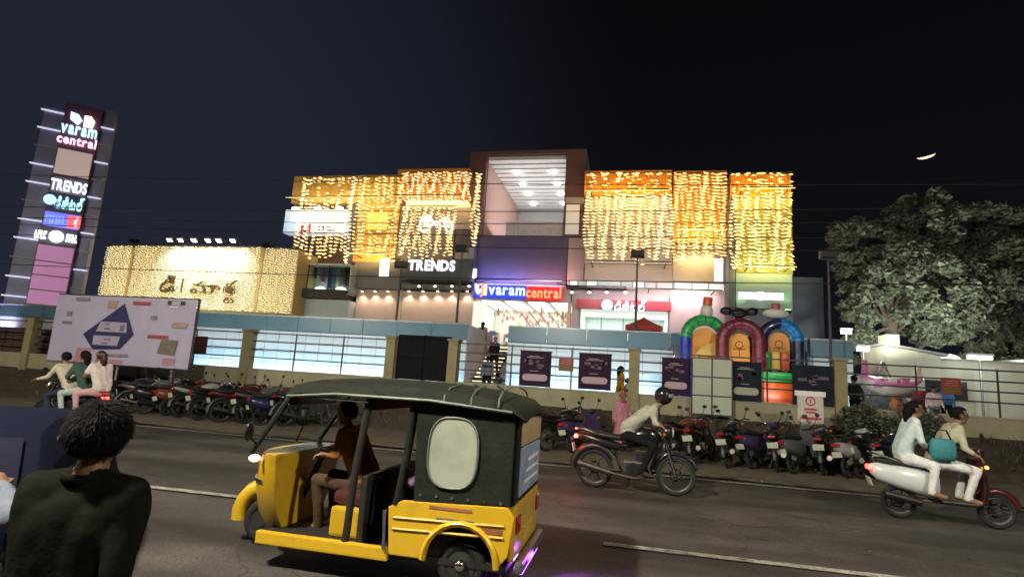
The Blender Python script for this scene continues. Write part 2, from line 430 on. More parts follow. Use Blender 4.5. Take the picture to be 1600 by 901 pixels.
def redboard(px, label, y):
    a, b, z0, z1 = rect(*px, y)
    t = thing('notice_board', label, 'sign', ((a+b)/2, y, z0), group='small red boards on the fence')
    h = z1-z0
    part(MB().box(a, y, z0, b, y+.03, z1), 'board', mat('red_board', (.22, .035, .03), .5, var=.15), t, bevel=.005, world=True)
    part(MB().box(a+.03, y-.006, z0+.02, b-.03, y, z0+h*.4), 'printed_band', mat('brown_board', (.16, .09, .02), .5), t, world=True)
    m_ = MB()
    for k in range(3): m_.box(a+.06+.04*k, y-.006, z0+h*(.52+.14*k), b-.08, y, z0+h*(.56+.14*k))
    part(m_, 'printed_line', mat('red_board_print', (.4, .22, .18), .5), t, world=True)
redboard((873, 558, 896, 579.5), 'small red and brown board on the rails between two purple banners', YW-.1)
redboard((1471, 590, 1502, 616), 'red board on the rails at the far right below the white wall', YW-.1)
redboard((303, 525, 323, 552), 'maroon poster board on the rails just right of the big billboard', YW-.1)

# white sheet panels leaning on the fence
a, b, z0, z1 = rect(1081, 560, 1144, 648, YW-.35)
t = thing('sheet_panel', 'tall pale sheet panels in a dark frame leaning on the fence', 'panel', ((a+b)/2, YW-.35, z0))
pg = mat('pale_sheet', (.42, .47, .38), .55, var=.08, scale=2)
for i in range(2):
    for j in range(3):
        xa, xb = a+(b-a)*i/2+.02, a+(b-a)*(i+1)/2-.02; za, zb = z0+(z1-z0)*j/3+.02, z0+(z1-z0)*(j+1)/3-.02
        part(MB().box(xa, YW-.37, za, xb, YW-.35, zb), 'panel', pg, t, bevel=.004, world=True)
fr = MB()
for i in range(3): x = a+(b-a)*i/2; fr.box(x-.018, YW-.385, z0-.02, x+.018, YW-.345, z1+.02)
part(fr, 'frame', rail_m, t, world=True)
fr = MB()
for j in range(4): z = z0+(z1-z0)*j/3; fr.box(a+.02, YW-.38, z-.018, b-.02, YW-.35, z+.018)
part(fr, 'cross_bar', rail_m, t, world=True)

# ================================================================== PODIUM: tiled retaining wall, parapet, stairs
YP = 22.0; ZP = 3.36
conc = mat('podium_concrete', (.34, .34, .34), .8, var=.12, scale=2)
pod = thing('podium', 'raised podium with pale tiled face and grey parapet in front of the mall', 'podium', (-5, YP, 1.02))
xs0, xs1 = W(728, 560, YP).x, W(792, 560, YP).x; xr = W(1332, 545, YP).x
body = MB().box(-36, YP, 1.0, xs0, 60, ZP).box(xs1, YP, 1.0, xr, 60, ZP).box(xs0, YP+4.3, 1.0, xs1, 60, ZP)
part(body, 'podium_body', conc, pod, world=True)
tm = mat('white_wall_tile', (.62, .66, .68), .28, var=.07, scale=1.2, coat=.2)
tiles = {}
def tilerow(xa, xb):
    n = round((xb-xa)/.64); wd = (xb-xa)/n
    for i in range(n):
        for j in range(5):
            h = (ZP-.05-1.06)/5; key = round(wd, 3)
            if key not in tiles: tiles[key] = MB().box(.011, -.03, .011, wd-.011, -.001, h-.011).mesh('tile', [tm], 0, .006)
            o = link('tile', tiles[key], pod); o.location = (xa+i*wd+5, R.uniform(-.004, 0), .04+j*h)
tilerow(-19.6, xs0); tilerow(xs1, xr)
pm = mat('parapet_panel', (.11, .20, .25), .3, var=.12, scale=.8, coat=.2)
def parap(xa, xb, y=YP):
    n = max(1, round((xb-xa)/1.55)); wd = (xb-xa)/n
    for i in range(n):
        part(MB().box(xa+i*wd+.012, y-.09, ZP-.03, xa+(i+1)*wd-.012, y-.05+R.uniform(0, .008), 3.93), 'parapet_panel', pm, pod, bevel=.006, world=True)
    part(MB().box(xa, y-.11, 3.93, xb, y-.02, 3.98), 'handrail', mat('parapet_cap', (.38, .42, .44), .35, .4), pod, bevel=.008, world=True)
parap(-34, xs0); parap(xs1, xr)
# LED batten at the foot of the tiled wall
bat = glow('led_batten', (.75, .93, 1), 5)
batw = glow('led_batten_warm', (1, .82, .45), 4)
for k, (xa, xb) in enumerate(((-19.2, -15.6), (-15.5, -12.0), (-11.9, xs0-.2), (xs1+.2, -1.7), (-1.6, 1.4), (1.5, 4.4), (4.5, xr-.2))):
    t = thing('led_batten', ('LED batten at the foot of the tiled wall behind the billboard end', 'LED batten at the foot of the tiled wall left of the black gate', 'LED batten at the foot of the tiled wall behind the black gate', 'LED batten at the foot of the tiled wall just right of the stairs', 'LED batten at the foot of the tiled wall behind the woman in orange-yellow', 'LED batten at the foot of the tiled wall behind the white sheet panel', 'LED batten at the foot of the tiled wall behind the inflatable')[k], 'light', ((xa+xb)/2, YP-.75, 1.03), group='LED battens at the foot of the podium wall')
    part(MB().box(xa, YP-.79, 1.03, xb, YP-.70, 1.08), 'housing', wht, t, world=True)
    part(MB().box(xa+.03, YP-.78, 1.08, xb-.03, YP-.71, 1.12), 'tube', batw if k in (2, 4) else bat, t, world=True)
    lamp('led_batten_light', 'AREA', ((xa+xb)/2, YP-.72, 1.14), 25*(xb-xa), (.52, .82, 1), aim=((xa+xb)/2, YP, 2.15), size=xb-xa, size_y=.06)
# stairs
st = thing('stairs', 'flight of steps with glowing nosings cut into the podium', 'stairs', ((xs0+xs1)/2, YP, 1.02))
nst = 13; stepm = mat('granite_step', (.28, .25, .24), .5, var=.2, scale=8)
nos = glow('step_nosing_light', (1, .82, .5), 2.2)
for k in range(nst):
    za = 1.02+(ZP-1.02)*k/nst; zb = 1.02+(ZP-1.02)*(k+1)/nst
    s_ = part(MB().box(xs0+.02, YP+k*.32, 1.0, xs1-.02, YP+(k+1)*.32, zb), 'step', stepm, st, bevel=.01, world=True)
    part(MB().box(xs0+.06, YP+k*.32-.012, zb-.05, xs0+.95, YP+k*.32-.002, zb-.02), 'nosing_light', nos, s_, world=True)
part(MB().box(xs0-.02, YP-.045, 1.03, xs0+.01, YP+4.2, 3.95), 'side_wall', mat('pink_marble', (.42, .29, .33), .35, var=.12, scale=3), st, world=True)
# ================================================================== SHOPPING MALL
YF = 38.0
grey = mat('grey_cladding', (.20, .19, .19), .55, var=.08, scale=1.5)
dgrey = mat('dark_grey_cladding', (.085, .085, .10), .45, var=.1, scale=1.5)
lgrey = mat('light_grey_cladding', (.33, .33, .34), .5, var=.08, scale=1.5)
orange = mat('orange_wood_cladding', (.55, .22, .022), .5, var=.16, scale=2, stretch=(6, 6, .4))
yellow = mat('yellow_cladding', (.55, .36, .10), .55, var=.08, scale=1.5)
maroonw = mat('red_brown_cladding', (.15, .075, .07), .5, var=.08, scale=1.2)
beige = mat('beige_cladding', (.40, .34, .29), .6, var=.08, scale=1.2)
peach = mat('peach_plaster', (.62, .50, .45), .7, var=.06, scale=1)
purplew = mat('purple_grey_board', (.085, .072, .115), .4, var=.1, scale=1)
greyp = mat('pink_grey_plaster', (.50, .42, .44), .7, var=.06, scale=1)
tealw = mat('pale_teal_plaster', (.42, .52, .55), .7, var=.06, scale=1)
darkt = mat('dark_green_grey', (.03, .036, .036), .5, var=.1)
mall = thing('shopping_mall', 'large clad shopping mall with a tall red-brown portal between two light-draped wings', 'building', (-8, YF, ZP))
def P(name, m, px, Y, depth=.3, bevel=.01, par=None, prot=0):
    """a slab on the facade whose front face fills the photo rectangle px on the plane Y"""
    a, b, z0, z1 = rect(*px, Y)
    return part(MB().box(a, Y-prot, z0, b, Y+depth, z1), name, m, par or mall, bevel=bevel, world=True), (a, b, z0, z1)
zr = W(1000, 270, YF).z
# masses behind the cladding
xl0, xl1 = W(457, 400, YF).x, W(741, 400, YF).x
xr0, xr1 = W(914, 400, YF).x, W(1136, 400, YF).x
oL = rect(742, 467, 893, 526, YF); oD = rect(905, 484, 1045, 524, YF); oW = rect(447, 413, 547, 456, YF)
zlow = W(560, 452, YF).z
part(MB().box(xl0, YF, zlow, xl1, 54, zr-.15).box(xl0-.4, YF+2.2, ZP, xl1, 54, zlow), 'left_wing', grey, mall, world=True)
part(MB().box(xr0, YF, oD[3]+.9, xr1, 54, zr-.15).box(xr0, YF+5.5, ZP, xr1, 54, oD[3]+.9), 'right_wing', beige, mall, world=True)
zdk = W(820, 371, 38.6).z
part(MB().box(xl1, 38.9, oL[3], xr0, 54, zdk).box(xl1, YF+6.5, ZP, xr0, 54, oL[3]), 'centre_block', greyp, mall, world=True)
# ---- left wing: display block
P('upper_cladding', yellow, (463, 278, 623, 320), YF, .02, prot=.5)
P('middle_cladding', yellow, (556, 320, 624, 411), YF, .02, prot=.4)
P('dark_frame', dgrey, (547, 320, 556, 470), YF, .02, prot=.55)
P('gallery_wall', mat('brown_wall', (.10, .06, .045), .6, var=.2, scale=3), (459, 320, 547, 413), YF, .02, prot=.02)
lb, lr = P('display_panel', glow('display_panel_backlit', (.58, .74, .92), .62, (.6, .65, .7)), (455, 333, 550, 369), YF, .0, prot=.9)
pm_r = mat('display_print_red', (.5, .05, .08), .5, var=.1); pm_b = mat('display_print_blue', (.08, .12, .45), .5, var=.1)
for (xa, ya, xb, yb, q) in ((470, 352, 474, 366, pm_r), (474, 358, 480, 363, pm_r), (480, 350, 485, 364, pm_r), (497, 353, 500, 360, pm_b), (503, 353, 506, 360, pm_b), (509, 354, 520, 356, pm_b), (511, 359, 523, 361, pm_b)):
    a, b, z0, z1 = rect(xa, ya, xb, yb, YF-.92)
    part(MB().box(a, YF-.92, z0, b, YF-.905, z1), 'printed_mark', q, lb, world=True)
for k, q in enumerate((467, 502, 535)):
    p = W(q, 333, YF-1.0)
    fl = part(MB().tube([(p.x, YF-.05, p.z+.25), (p.x, YF-1.1, p.z+.45), (p.x, YF-1.5, p.z+.35)], .04), 'lamp_arm', darkt, mall, 40, world=True)
    part(MB().ell((p.x, YF-1.5, p.z+.22), (.3, .16, .12)), 'lamp_head', glow('cool_lamp', (.85, .93, 1), 8), fl, 60, world=True)
    lamp('display_light', 'SPOT', (p.x, YF-1.62, p.z+.2), 260, (.8, .92, 1), aim=(p.x, YF-.9, p.z-.8), size=.1, spot=100)
P('patch_panel', glow('yellow_glow_patch', (1, .68, .12), .75, (.6, .4, .1)), (577, 334, 609, 361), YF, .0, prot=.43)  # brighter yellow patch of the cladding, given its own glow
# lower show window
P('window_surround', darkt, (440, 456, 553, 469), YF, .02, prot=1.6)
rm = mat('shop_white', (.7, .72, .68), .6, var=.05)
def room(name, px, Y, depth, lightc, es, back, n=3, floorz=ZP+.01, sill=None):
    a, b, z0, z1 = rect(*px, Y)
    if floorz is not None: z0 = floorz
    r_ = part(MB().box(a-.15, Y+depth, z0-.05, b+.15, Y+depth+.1, z1+.1).box(a-.15, Y+.02, z0-.05, a-.02, Y+depth, z1+.1).box(b+.02, Y+.02, z0-.05, b+.15, Y+depth, z1+.1).box(a-.15, Y+.02, z1, b+.15, Y+depth, z1+.12), name, back, mall, world=True)
    g_ = glow('ceiling_panel_'+name, lightc, es)
    for k in range(n):
        xa = a+(b-a)*(k+.15)/n; xb = a+(b-a)*(k+.85)/n
        part(MB().box(xa, Y+.5, z1-.06, xb, Y+depth-.6, z1-.01), 'ceiling_light', g_, r_, world=True)
    return r_, (a, b, z0, z1)
wr = rect(449, 414, 546, 456, YF-1.2)
a, b, z0, z1 = wr
sw = part(MB().box(a, YF-1.2, z1, b, YF-.02, z1+.12).box(a, YF-1.2, z0-.12, b, YF-.02, z0).box(a-.1, YF-1.2, z0, a, YF-.02, z1).box(b, YF-1.2, z0, b+.1, YF-.02, z1).box(a, YF-.14, z0, b, YF-.03, z1), 'show_window', mat('window_lining', (.5, .55, .5), .6), mall, world=True)
cl = glow('show_window_light', (.9, 1, .9), 5)
rr = random.Random(3)
for k in range(3):
    xa = a+(b-a)*(k+.5)/3
    part(MB().ell((xa, YF-.75, z0+.28), (.42, .22, .2)), 'glow_lamp', cl, sw, 50, world=True)
goods = [mat('goods_%s' % n_, c_, .5, var=.15, scale=9) for n_, c_ in (('white', (.75, .72, .66)), ('red', (.6, .07, .06)), ('yellow', (.75, .5, .08)), ('teal', (.1, .4, .42)), ('pink', (.7, .25, .35)), ('blue', (.1, .18, .5)), ('green', (.15, .4, .15)), ('tan', (.5, .34, .2)))]
for k in range(9):
    xa = a+(b-a)*(k+.5)/9; h = rr.uniform(.5, 1.15)
    part(MB().lathe([(.02, z1-.02-z0), (.10, z1-.2-z0), (.06, z1-.3-z0), (.16, z1-.45-z0), (.13, z1-.45-h*.6-z0), (.18, z1-.45-h-z0), (.01, z1-.45-h-z0)], (xa, YF-.45+rr.uniform(-.1, .1), z0), n=8), 'dress_form', goods[k % 8] if k % 3 else goods[0], sw, 50, world=True)
gl = mat('clear_pane', (.9, .95, .95), .03, var=0); gl.node_tree.nodes['Principled BSDF'].inputs['Transmission Weight'].default_value = 1; gl.node_tree.nodes['Principled BSDF'].inputs['IOR'].default_value = 1.05
for k in range(3):
    part(MB().box(a+(b-a)*k/3+.03, YF-1.19, z0, a+(b-a)*(k+1)/3-.03, YF-1.175, z1), 'pane', gl, sw, world=True)
    if k: part(MB().box(a+(b-a)*k/3-.03, YF-1.22, z0, a+(b-a)*k/3+.03, YF-1.17, z1), 'mullion', darkt, sw, world=True)
P('low_wall', tealw, (440, 470, 553, 512), YF, .3, prot=1.0)
# ---- TRENDS block
P('top_cladding', orange, (625, 269, 737, 318), YF, .02, prot=.7)
P('cornice_light', glow('cornice_strip', (1, .70, .22), 1.6), (641, 319, 735, 324.5), YF, .02, prot=.8)
P('sign_wall', grey, (625, 325, 712, 406), YF, .02, prot=.3)
P('side_panel', lgrey, (713, 326, 741, 360), YF, .02, prot=.32)
P('side_panel', dgrey, (713, 361, 741, 386), YF, .02, prot=.32)
P('side_panel', lgrey, (713, 387, 741, 406), YF, .02, prot=.26)
P('name_board', dgrey, (629, 407, 741, 441), YF, .02, prot=.45)
P('name_board', grey, (556, 411, 628, 452), YF, .02, prot=.4)
P('lower_board', grey, (629, 446, 741, 452.5), YF, .02, prot=.3)
P('white_strip', glow('white_strip_light', (1, .95, .8), 1.0), (597, 405, 612, 434), YF, .0, prot=.42)
P('track_rail', mat('black_metal', (.012, .012, .014), .4, .5), (642, 441.5, 738, 444.5), YF, .02, prot=1.1)
tsp = glow('track_lamp', (1, .8, .7), 4)
def spots(pxs, py, Y, c=(1, .82, .72), aimdz=-2.5, en=60):
    for q in pxs:
        p = W(q, py, Y)
        h = part(MB().cyl((p.x, Y, p.z+.22), (p.x, Y-.12, p.z+.02), .09, .12, 8), 'track_lamp', mat('black_metal', (.012,)*3), mall, 40, world=True)
        part(MB().ell((p.x, Y-.14, p.z), (.12, .08, .08), 8, 6), 'lamp_lens', tsp, h, 50, world=True)
spots((656, 681, 707, 734), 447.5, YF-1.05)
pw = rect(556, 453, 741, 508, YF)
for k, (xa, xb) in enumerate(((555, 627), (627.6, 718), (718.6, 741))):
    P('wall_panel', peach, (xa, 453, xb, 509), YF, 2.0)
for q in (566, 586, 606, 639, 661, 684, 706, 730):
    p = W(q, 455, YF-.25)
    h = part(MB().cyl((p.x, YF-.25, p.z+.16), (p.x, YF-.25, p.z), .12, .12, 10), 'downlight', lgrey, mall, 40, world=True)
    part(MB().cyl((p.x, YF-.25, p.z-.002), (p.x, YF-.25, p.z-.02), .1, .1, 10), 'lamp_lens', glow('warm_lens', (1, .72, .38), 6), h, 40, world=True)
    lamp('wall_downlight', 'SPOT', (p.x, YF-.3, p.z-.05), 95, (1, .74, .5), aim=(p.x, YF-.1, ZP), size=.06, spot=110, blend=.8)
# right side of the TRENDS block seen past its corner
part(MB().box(xl1, YF+.3, W(750, 365, YF).z, xl1+.06, YF+6, W(750, 322, YF).z), 'side_glazing', glow('cyan_side_glazing', (.45, .75, .95), .7), mall, world=True)
# ---- portal
YB = 38.3
pa, pb, pz0, pz1 = rect(729.5, 234.5, 913.5, 372, YB)
ia, ib, iz0, iz1 = rect(757.5, 241, 882.5, 345, YB)
part(MB().box(pa, YB, zdk, ia, YB+12.5, pz1), 'portal_jamb', maroonw, mall, bevel=.02, world=True)
part(MB().box(ib, YB, zdk, pb, YB+12.5, pz1), 'portal_jamb', maroonw, mall, bevel=.02, world=True)
part(MB().box(ia, YB+.004, iz1, ib, YB+12.5, pz1-.004), 'portal_beam', maroonw, mall, bevel=.02, world=True)
part(MB().box(ia, YB+.4, zdk, ia+.05, YB+12.3, iz1), 'inner_lining', mat('salmon_lining', (.48, .30, .25), .6, var=.08), mall, world=True)
part(MB().box(ia, YB+12.3, zdk-.5, ib, YB+12.5, iz1), 'back_glazing', mat('portal_back_wall', (.35, .36, .36), .4), mall, world=True)
for k in range(5):
    xa = ia+(ib-ia)*k/5
    part(MB().box(xa+.03, YB+12.1, zdk, xa+(ib-ia)/5-.03, YB+12.2, zdk+1.6), 'glazing_panel', mat('pale_glazing', (.55, .58, .58), .3), mall, world=True)
slat = mat('soffit_slat', (.62, .62, .60), .5, var=.08); sofd = mat('soffit_dark', (.06, .06, .065), .7)
sof = part(MB().box(ia, YB+.1, iz1-.05, ib, YB+12.3, iz1+.0), 'soffit', sofd, mall, world=True)
ns = 13
for k in range(ns):
    ya = YB+.25+11.9*k/ns
    part(MB().box(ia+.06, ya, iz1-.34, ib-.06, ya+.66, iz1-.06), 'soffit_slat', slat, sof, bevel=.01, world=True)
dlm = glow('soffit_downlight', (1, .97, .88), 16)
for fx in (.30, .78):
    for j, fy in enumerate((.21, .42, .62, .84)):
        x, y = ia+(ib-ia)*fx, YB+12.2*fy
        part(MB().cyl((x, y, iz1-.36), (x, y, iz1-.45), .26, .26, 12), 'downlight', dlm, sof, 40, world=True)
lamp('portal_light', 'AREA', ((ia+ib)/2, YB+5.5, zdk+.6), 520, (.95, .97, 1), aim=((ia+ib)/2, YB+6, iz1), size=5, size_y=9)
# deck rail in front of the portal opening
ra, rb, rz0, rz1 = rect(790, 347, 905, 369, YB+.2)
for k in range(6):
    xa = ra+(rb-ra)*k/6
    part(MB().box(xa+.02, YB+.15, rz0, xa+(rb-ra)/6-.02, YB+.2, rz1), 'balustrade_panel', mat('frosted_panel', (.5, .5, .48), .3), mall, world=True)
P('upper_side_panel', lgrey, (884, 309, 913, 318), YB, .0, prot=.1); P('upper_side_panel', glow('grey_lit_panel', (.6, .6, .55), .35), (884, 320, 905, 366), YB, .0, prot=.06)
# ---- centre board and entrance
P('board', purplew, (746, 371, 886, 443), 38.6, .3)
P('board_edge', dgrey, (746, 369, 886, 371), 38.55, .3)
P('wall_panel', beige, (887, 371, 913, 446), 38.6, .3)
er, (ea, eb, ez0, ez1) = room('entrance', (743, 469, 892, 524), YF+.4, 6, (1, .97, .86), 5, rm, 4)
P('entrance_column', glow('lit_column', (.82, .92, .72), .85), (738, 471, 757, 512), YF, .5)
part(MB().box(eb-.25, YF+.1, ZP, eb, YF+.5, ez1), 'entrance_column', mat('copper_column', (.55, .35, .26), .35, .3), mall, world=True)
P('entrance_lintel', greyp, (740, 444, 892, 470), YF, .4)
pastel = [mat('pastel_%s' % n_, c_, .5, var=.1) for n_, c_ in (('cream', (.72, .62, .48)), ('peach', (.72, .48, .36)), ('white', (.74, .74, .70)), ('rose', (.62, .36, .34)), ('straw', (.70, .58, .30)))]
# hanging ornaments and stalls inside the entrance
rr = random.Random(21)
for k in range(60):
    x = rr.uniform(ea+1.2, eb-.4); y = rr.uniform(YF+.8, YF+5); z = ez1-rr.uniform(.35, 1.25); r_ = rr.uniform(.05, .13)
    o = part(MB().ell((x, y, z), (r_, r_, r_*rr.uniform(1.5, 4)), 8, 6).cyl((x, y, z), (x, y, ez1), .008, .008, 4), 'hanging_ornament', rr.choice(pastel), er, 50, world=True)
def stall(name, label, cat, x, y, wd, hh, seed, group):
    q = random.Random(seed); t = thing(name, label, cat, (x, y, ZP), group=group)
    part(MB().box(-wd/2, -.25, 0, -wd/2+.05, .25, hh).box(wd/2-.05, -.25, 0, wd/2, .25, hh), 'upright', rm, t)
    for j in range(3):
        z = .35+j*(hh-.4)/2.2
        s_ = part(MB().box(-wd/2+.05, -.25, z, wd/2-.05, .25, z+.04), 'shelf', rm, t)
        n = 5
        for i in range(n):
            xx = -wd/2+wd*(i+.5)/n; h = q.uniform(.16, .34)
            part(MB().box(xx-wd/n*.36, -.2, z+.042, xx+wd/n*.36, .2, z+.042+h), 'goods_box', q.choice(goods), s_, bevel=.02)
places = ['by the lit column of the entrance', 'left of the middle inside the entrance', 'in the middle of the entrance hall', 'right of the middle inside the entrance', 'by the copper column of the entrance']
for k in range(5):
    stall('display_rack', 'rack of colourful goods '+places[k], 'rack', ea+1.0+(eb-ea-1.6)*k/4, YF+1.3+(k % 2)*1.3, 1.25, 1.75, 40+k, 'goods racks inside the entrance')
# leaning garlands (diagonal bunting) in the entrance
for k in range(5):
    xa = ea+(eb-ea)*(.45+.1*k)
    g = MB().tube([(xa, YF+.75, ez1-.7), (xa+.75, YF+.75, ez1-1.55), (xa+1.3, YF+.75, ez1-2.5)], .045, 6)
    part(g, 'garland', mat('garland_copper', (.72, .36, .26), .4, var=.3, scale=12), er, 50, world=True)
# ---- right wing
P('top_cladding', orange, (914, 271, 1049, 309), YF, .02, prot=.55)
P('tall_cladding', orange, (1051, 271, 1134, 382), YF, .02, prot=.5)
P('lower_cladding', beige, (1051, 383, 1134, 440), YF, .02, prot=.12)
for k in range(5):
    ya = 310+k*26
    P('cladding_board', beige, (914, ya+.6, 1050, ya+25.4), YF, .02, prot=.2)
P('white_slit', glow('white_slit_light', (1, .97, .85), 1.6), (1116, 405, 1129, 440), YF, .0, prot=.16)
wl = glow('warm_scallop_lens', (1, .7, .3), 6)
for q in (1069, 1089, 1109):
    p = W(q, 384, YF-.6)
    h = part(MB().cyl((p.x, YF-.55, p.z+.1), (p.x, YF-.55, p.z-.05), .14, .14, 10), 'downlight', darkt, mall, 40, world=True)
    part(MB().cyl((p.x, YF-.55, p.z-.052), (p.x, YF-.55, p.z-.08), .12, .12, 10), 'lamp_lens', wl, h, 40, world=True)
    lamp('scallop_light', 'SPOT', (p.x, YF-.55, p.z-.12), 260, (1, .68, .28), aim=(p.x, YF-.1, p.z-3), size=.08, spot=95, blend=.9)
# clerestory strip
ca, cb, cz0, cz1 = rect(889, 439, 1132, 452, YF)
pane_c = [glow('clerestory_lit', (.78, .88, .78), .75), glow('clerestory_grey', (.33, .45, .5), .4), glow('clerestory_dim', (.18, .27, .31), .35)]
zz = lambda q: W(q, 445, YF).x
for (q0, q1, c_) in ((890, 902, 0), (903, 915, 2), (916, 932, 0), (933, 969, 1), (970, 987, 1), (988, 1006, 0), (1007, 1024, 2), (1026, 1050, 2), (1053, 1080, 0), (1081, 1106, 0), (1107, 1131, 0)):
    a, b, z0, z1 = rect(q0, 439.5, q1, 450, YF)
    f_ = part(MB().box(a, YF-.03, cz0+.05, a+.05, YF+.05, cz1-.05), 'window_frame', lgrey, mall, world=True)
    part(MB().box(a+.05, YF-.016, cz0+.08, b, YF-.004, cz1-.08), 'pane', pane_c[c_], f_, world=True)
P('track_rail', mat('black_metal', (.012,)*3), (886, 450.5, 979, 453.5), YF, .02, prot=1.1)
spots((894, 921, 948, 977), 457, YF-1.05)
P('shop_wall', greyp, (893, 453, 904, 526), YF, .3, prot=.05); P('shop_wall', greyp, (1046, 453, 1136, 530), YF, .4, prot=.05); P('shop_wall', greyp, (905, 453, 1045, 470), YF, .3, prot=.05)
fa, (f0, f1, fz0, fz1) = P('fascia', mat('red_fascia', (.42, .035, .06), .4, var=.08), (902, 470, 1048, 484), YF, .2, prot=.35)
fq0, fq1 = W(905, 451, YF-1.9), W(1128, 453, YF-1.9); fz = (fq0.z+fq1.z)/2
part(MB().box(fq0.x, YF-1.93, fz+.03, fq1.x, YF-1.87, fz+.1), 'wash_fixture', darkt, mall, world=True)  # made-up bar and arms carrying the added fill lamp for the shop wall
for x_ in (fq0.x+.4, (fq0.x+fq1.x)/2, fq1.x-.4): part(MB().box(x_-.03, YF-1.865, fz+.04, x_+.03, YF-.08, fz+.08), 'fixture_arm', darkt, mall, world=True)
lamp('facade_fill', 'AREA', ((fq0.x+fq1.x)/2, YF-1.9, fz), 210, (1, .80, .82), aim=(W(1000, 470, YF).x, YF, W(1000, 490, YF).z), size=8.5, size_y=.05)
dr, (da, db, dz0, dz1) = room('shop', (906, 484, 1044, 525), YF+.3, 5, (.92, 1, .95), 5.5, mat('shop_mint', (.68, .75, .70), .6), 4)
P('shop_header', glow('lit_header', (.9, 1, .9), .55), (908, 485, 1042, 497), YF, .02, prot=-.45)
for k in range(5):
    x = da+(db-da)*k/4
    part(MB().box(x-.04, YF+.2, ZP, x+.04, YF+.28, dz1), 'mullion', lgrey, mall, world=True)
    if k < 4: part(MB().box(x+.05, YF+.23, ZP, da+(db-da)*(k+1)/4-.05, YF+.245, dz1), 'shop_pane', gl, mall, world=True)
places = ['at the left of the red-fascia shop', 'second from the left in the red-fascia shop', 'left of the red canopy in the red-fascia shop', 'behind the red canopy in the red-fascia shop', 'at the right of the red-fascia shop']
for k in range(5):
    stall('display_rack', 'rack of goods '+places[k], 'rack', da+.9+(db-da-1.8)*k/4, YF+1.5+(k % 2)*1.0, 1.5, 1.5, 60+k, 'goods racks inside the red fascia shop')
# ---- far right block
YR = 36.4
ba, bb, bz0, bz1 = rect(1139, 272, 1239, 400, YR)
part(MB().box(ba, YR+.3, ZP, bb, 52, bz1-.1), 'corner_block', mat('blue_grey_block', (.07, .085, .12), .5, var=.1), mall, world=True)
P('top_cladding', orange, (1141, 272, 1236, 309), YR, .28)
P('olive_cladding', mat('olive_cladding', (.34, .30, .05), .5, var=.3, scale=1.3), (1150, 310, 1238, 426), YR, .28)
P('corner_return', dgrey, (1139, 310, 1149, 480), YR, .28)
P('sign_wall', mat('green_grey_wall', (.28, .34, .30), .6, var=.08), (1150, 427, 1238, 482), YR, .28)
P('base_wall', mat('blue_grey_block', (.07,)*3), (1139, 483, 1238, 530), YR, .28)
P('low_annex', mat('navy_annex', (.05, .06, .10), .5, var=.1), (1239, 428, 1296, 532), YR, 4, prot=-1)
for q in (1158, 1231):
    p = W(q, 485, YR-.5)
    fx = part(MB().box(p.x-.2, YR-.6, p.z-.1, p.x+.2, YR-.4, p.z+.02), 'green_uplight', mat('black_metal', (.012,)*3), mall, world=True)
    part(MB().box(p.x-.16, YR-.58, p.z+.021, p.x+.16, YR-.42, p.z+.05), 'lamp_lens', glow('lime_lens', (.45, 1, .3), 5), fx, world=True)
    lamp('lime_light', 'SPOT', (p.x, YR-.5, p.z+.1), 70, (.42, 1, .3), aim=(p.x, YR, p.z+2.2), size=.1, spot=85, blend=.9)

# wash lights under the roof edges, aimed at the cladding they stand in front of
def wash(px0, px1, py, Y, col, en, dz=-1.2, out=1.7):
    a, b = W(px0, py, Y).x, W(px1, py, Y).x; z = W((px0+px1)/2, py, Y).z
    part(MB().box(a+.2, Y-out-.06, z+.02, b-.2, Y-out+.04, z+.1), 'wash_fixture', darkt, mall, world=True)
    for x_ in (a+.5, b-.5): part(MB().box(x_-.03, Y-out+.045, z+.03, x_+.03, Y-.01, z+.08), 'fixture_arm', darkt, mall, world=True)
    lamp('wash_light', 'AREA', ((a+b)/2, Y-out, z), en, col, aim=((a+b)/2, Y, z+dz), size=(b-a)*.95, size_y=.08)
wash(914, 1049, 311, YF-.55, (1, .56, .12), 430, 1.3)
wash(1051, 1134, 370, YF-.5, (1, .56, .12), 330, 2.6)
wash(1141, 1236, 309, YR, (1, .56, .12), 330, 1.3)
wash(463, 623, 320, YF-.5, (1, .66, .24), 330, 1.4)
wash(556, 624, 405, YF-.4, (1, .66, .20), 230, 2.6)
wash(625, 737, 318, YF-.7, (1, .42, .12), 230, 1.2)
wash(1150, 1238, 426, YR, (1, .9, .25), 240, 2.5)
wash(915, 1050, 420, YF-.2, (1, .74, .62), 55, 3, 2)
wash(745, 885, 443, 38.6, (.66, .56, .80), 360, 2.4, 1.3)

# glow of the name sign on the board behind it
for (q0, q1, c_, e_) in ((745, 815, (.14, .16, 1), 95), (818, 882, (1, .10, .14), 50)):
    a_ = W((q0+q1)/2, 443, YF-.2); lamp('sign_glow', 'AREA', (a_.x, YF-.15, a_.z+.12), e_, c_, aim=(a_.x, 38.6, a_.z+1.2), size=W(q1, 443, YF).x-W(q0, 443, YF).x, size_y=.06)
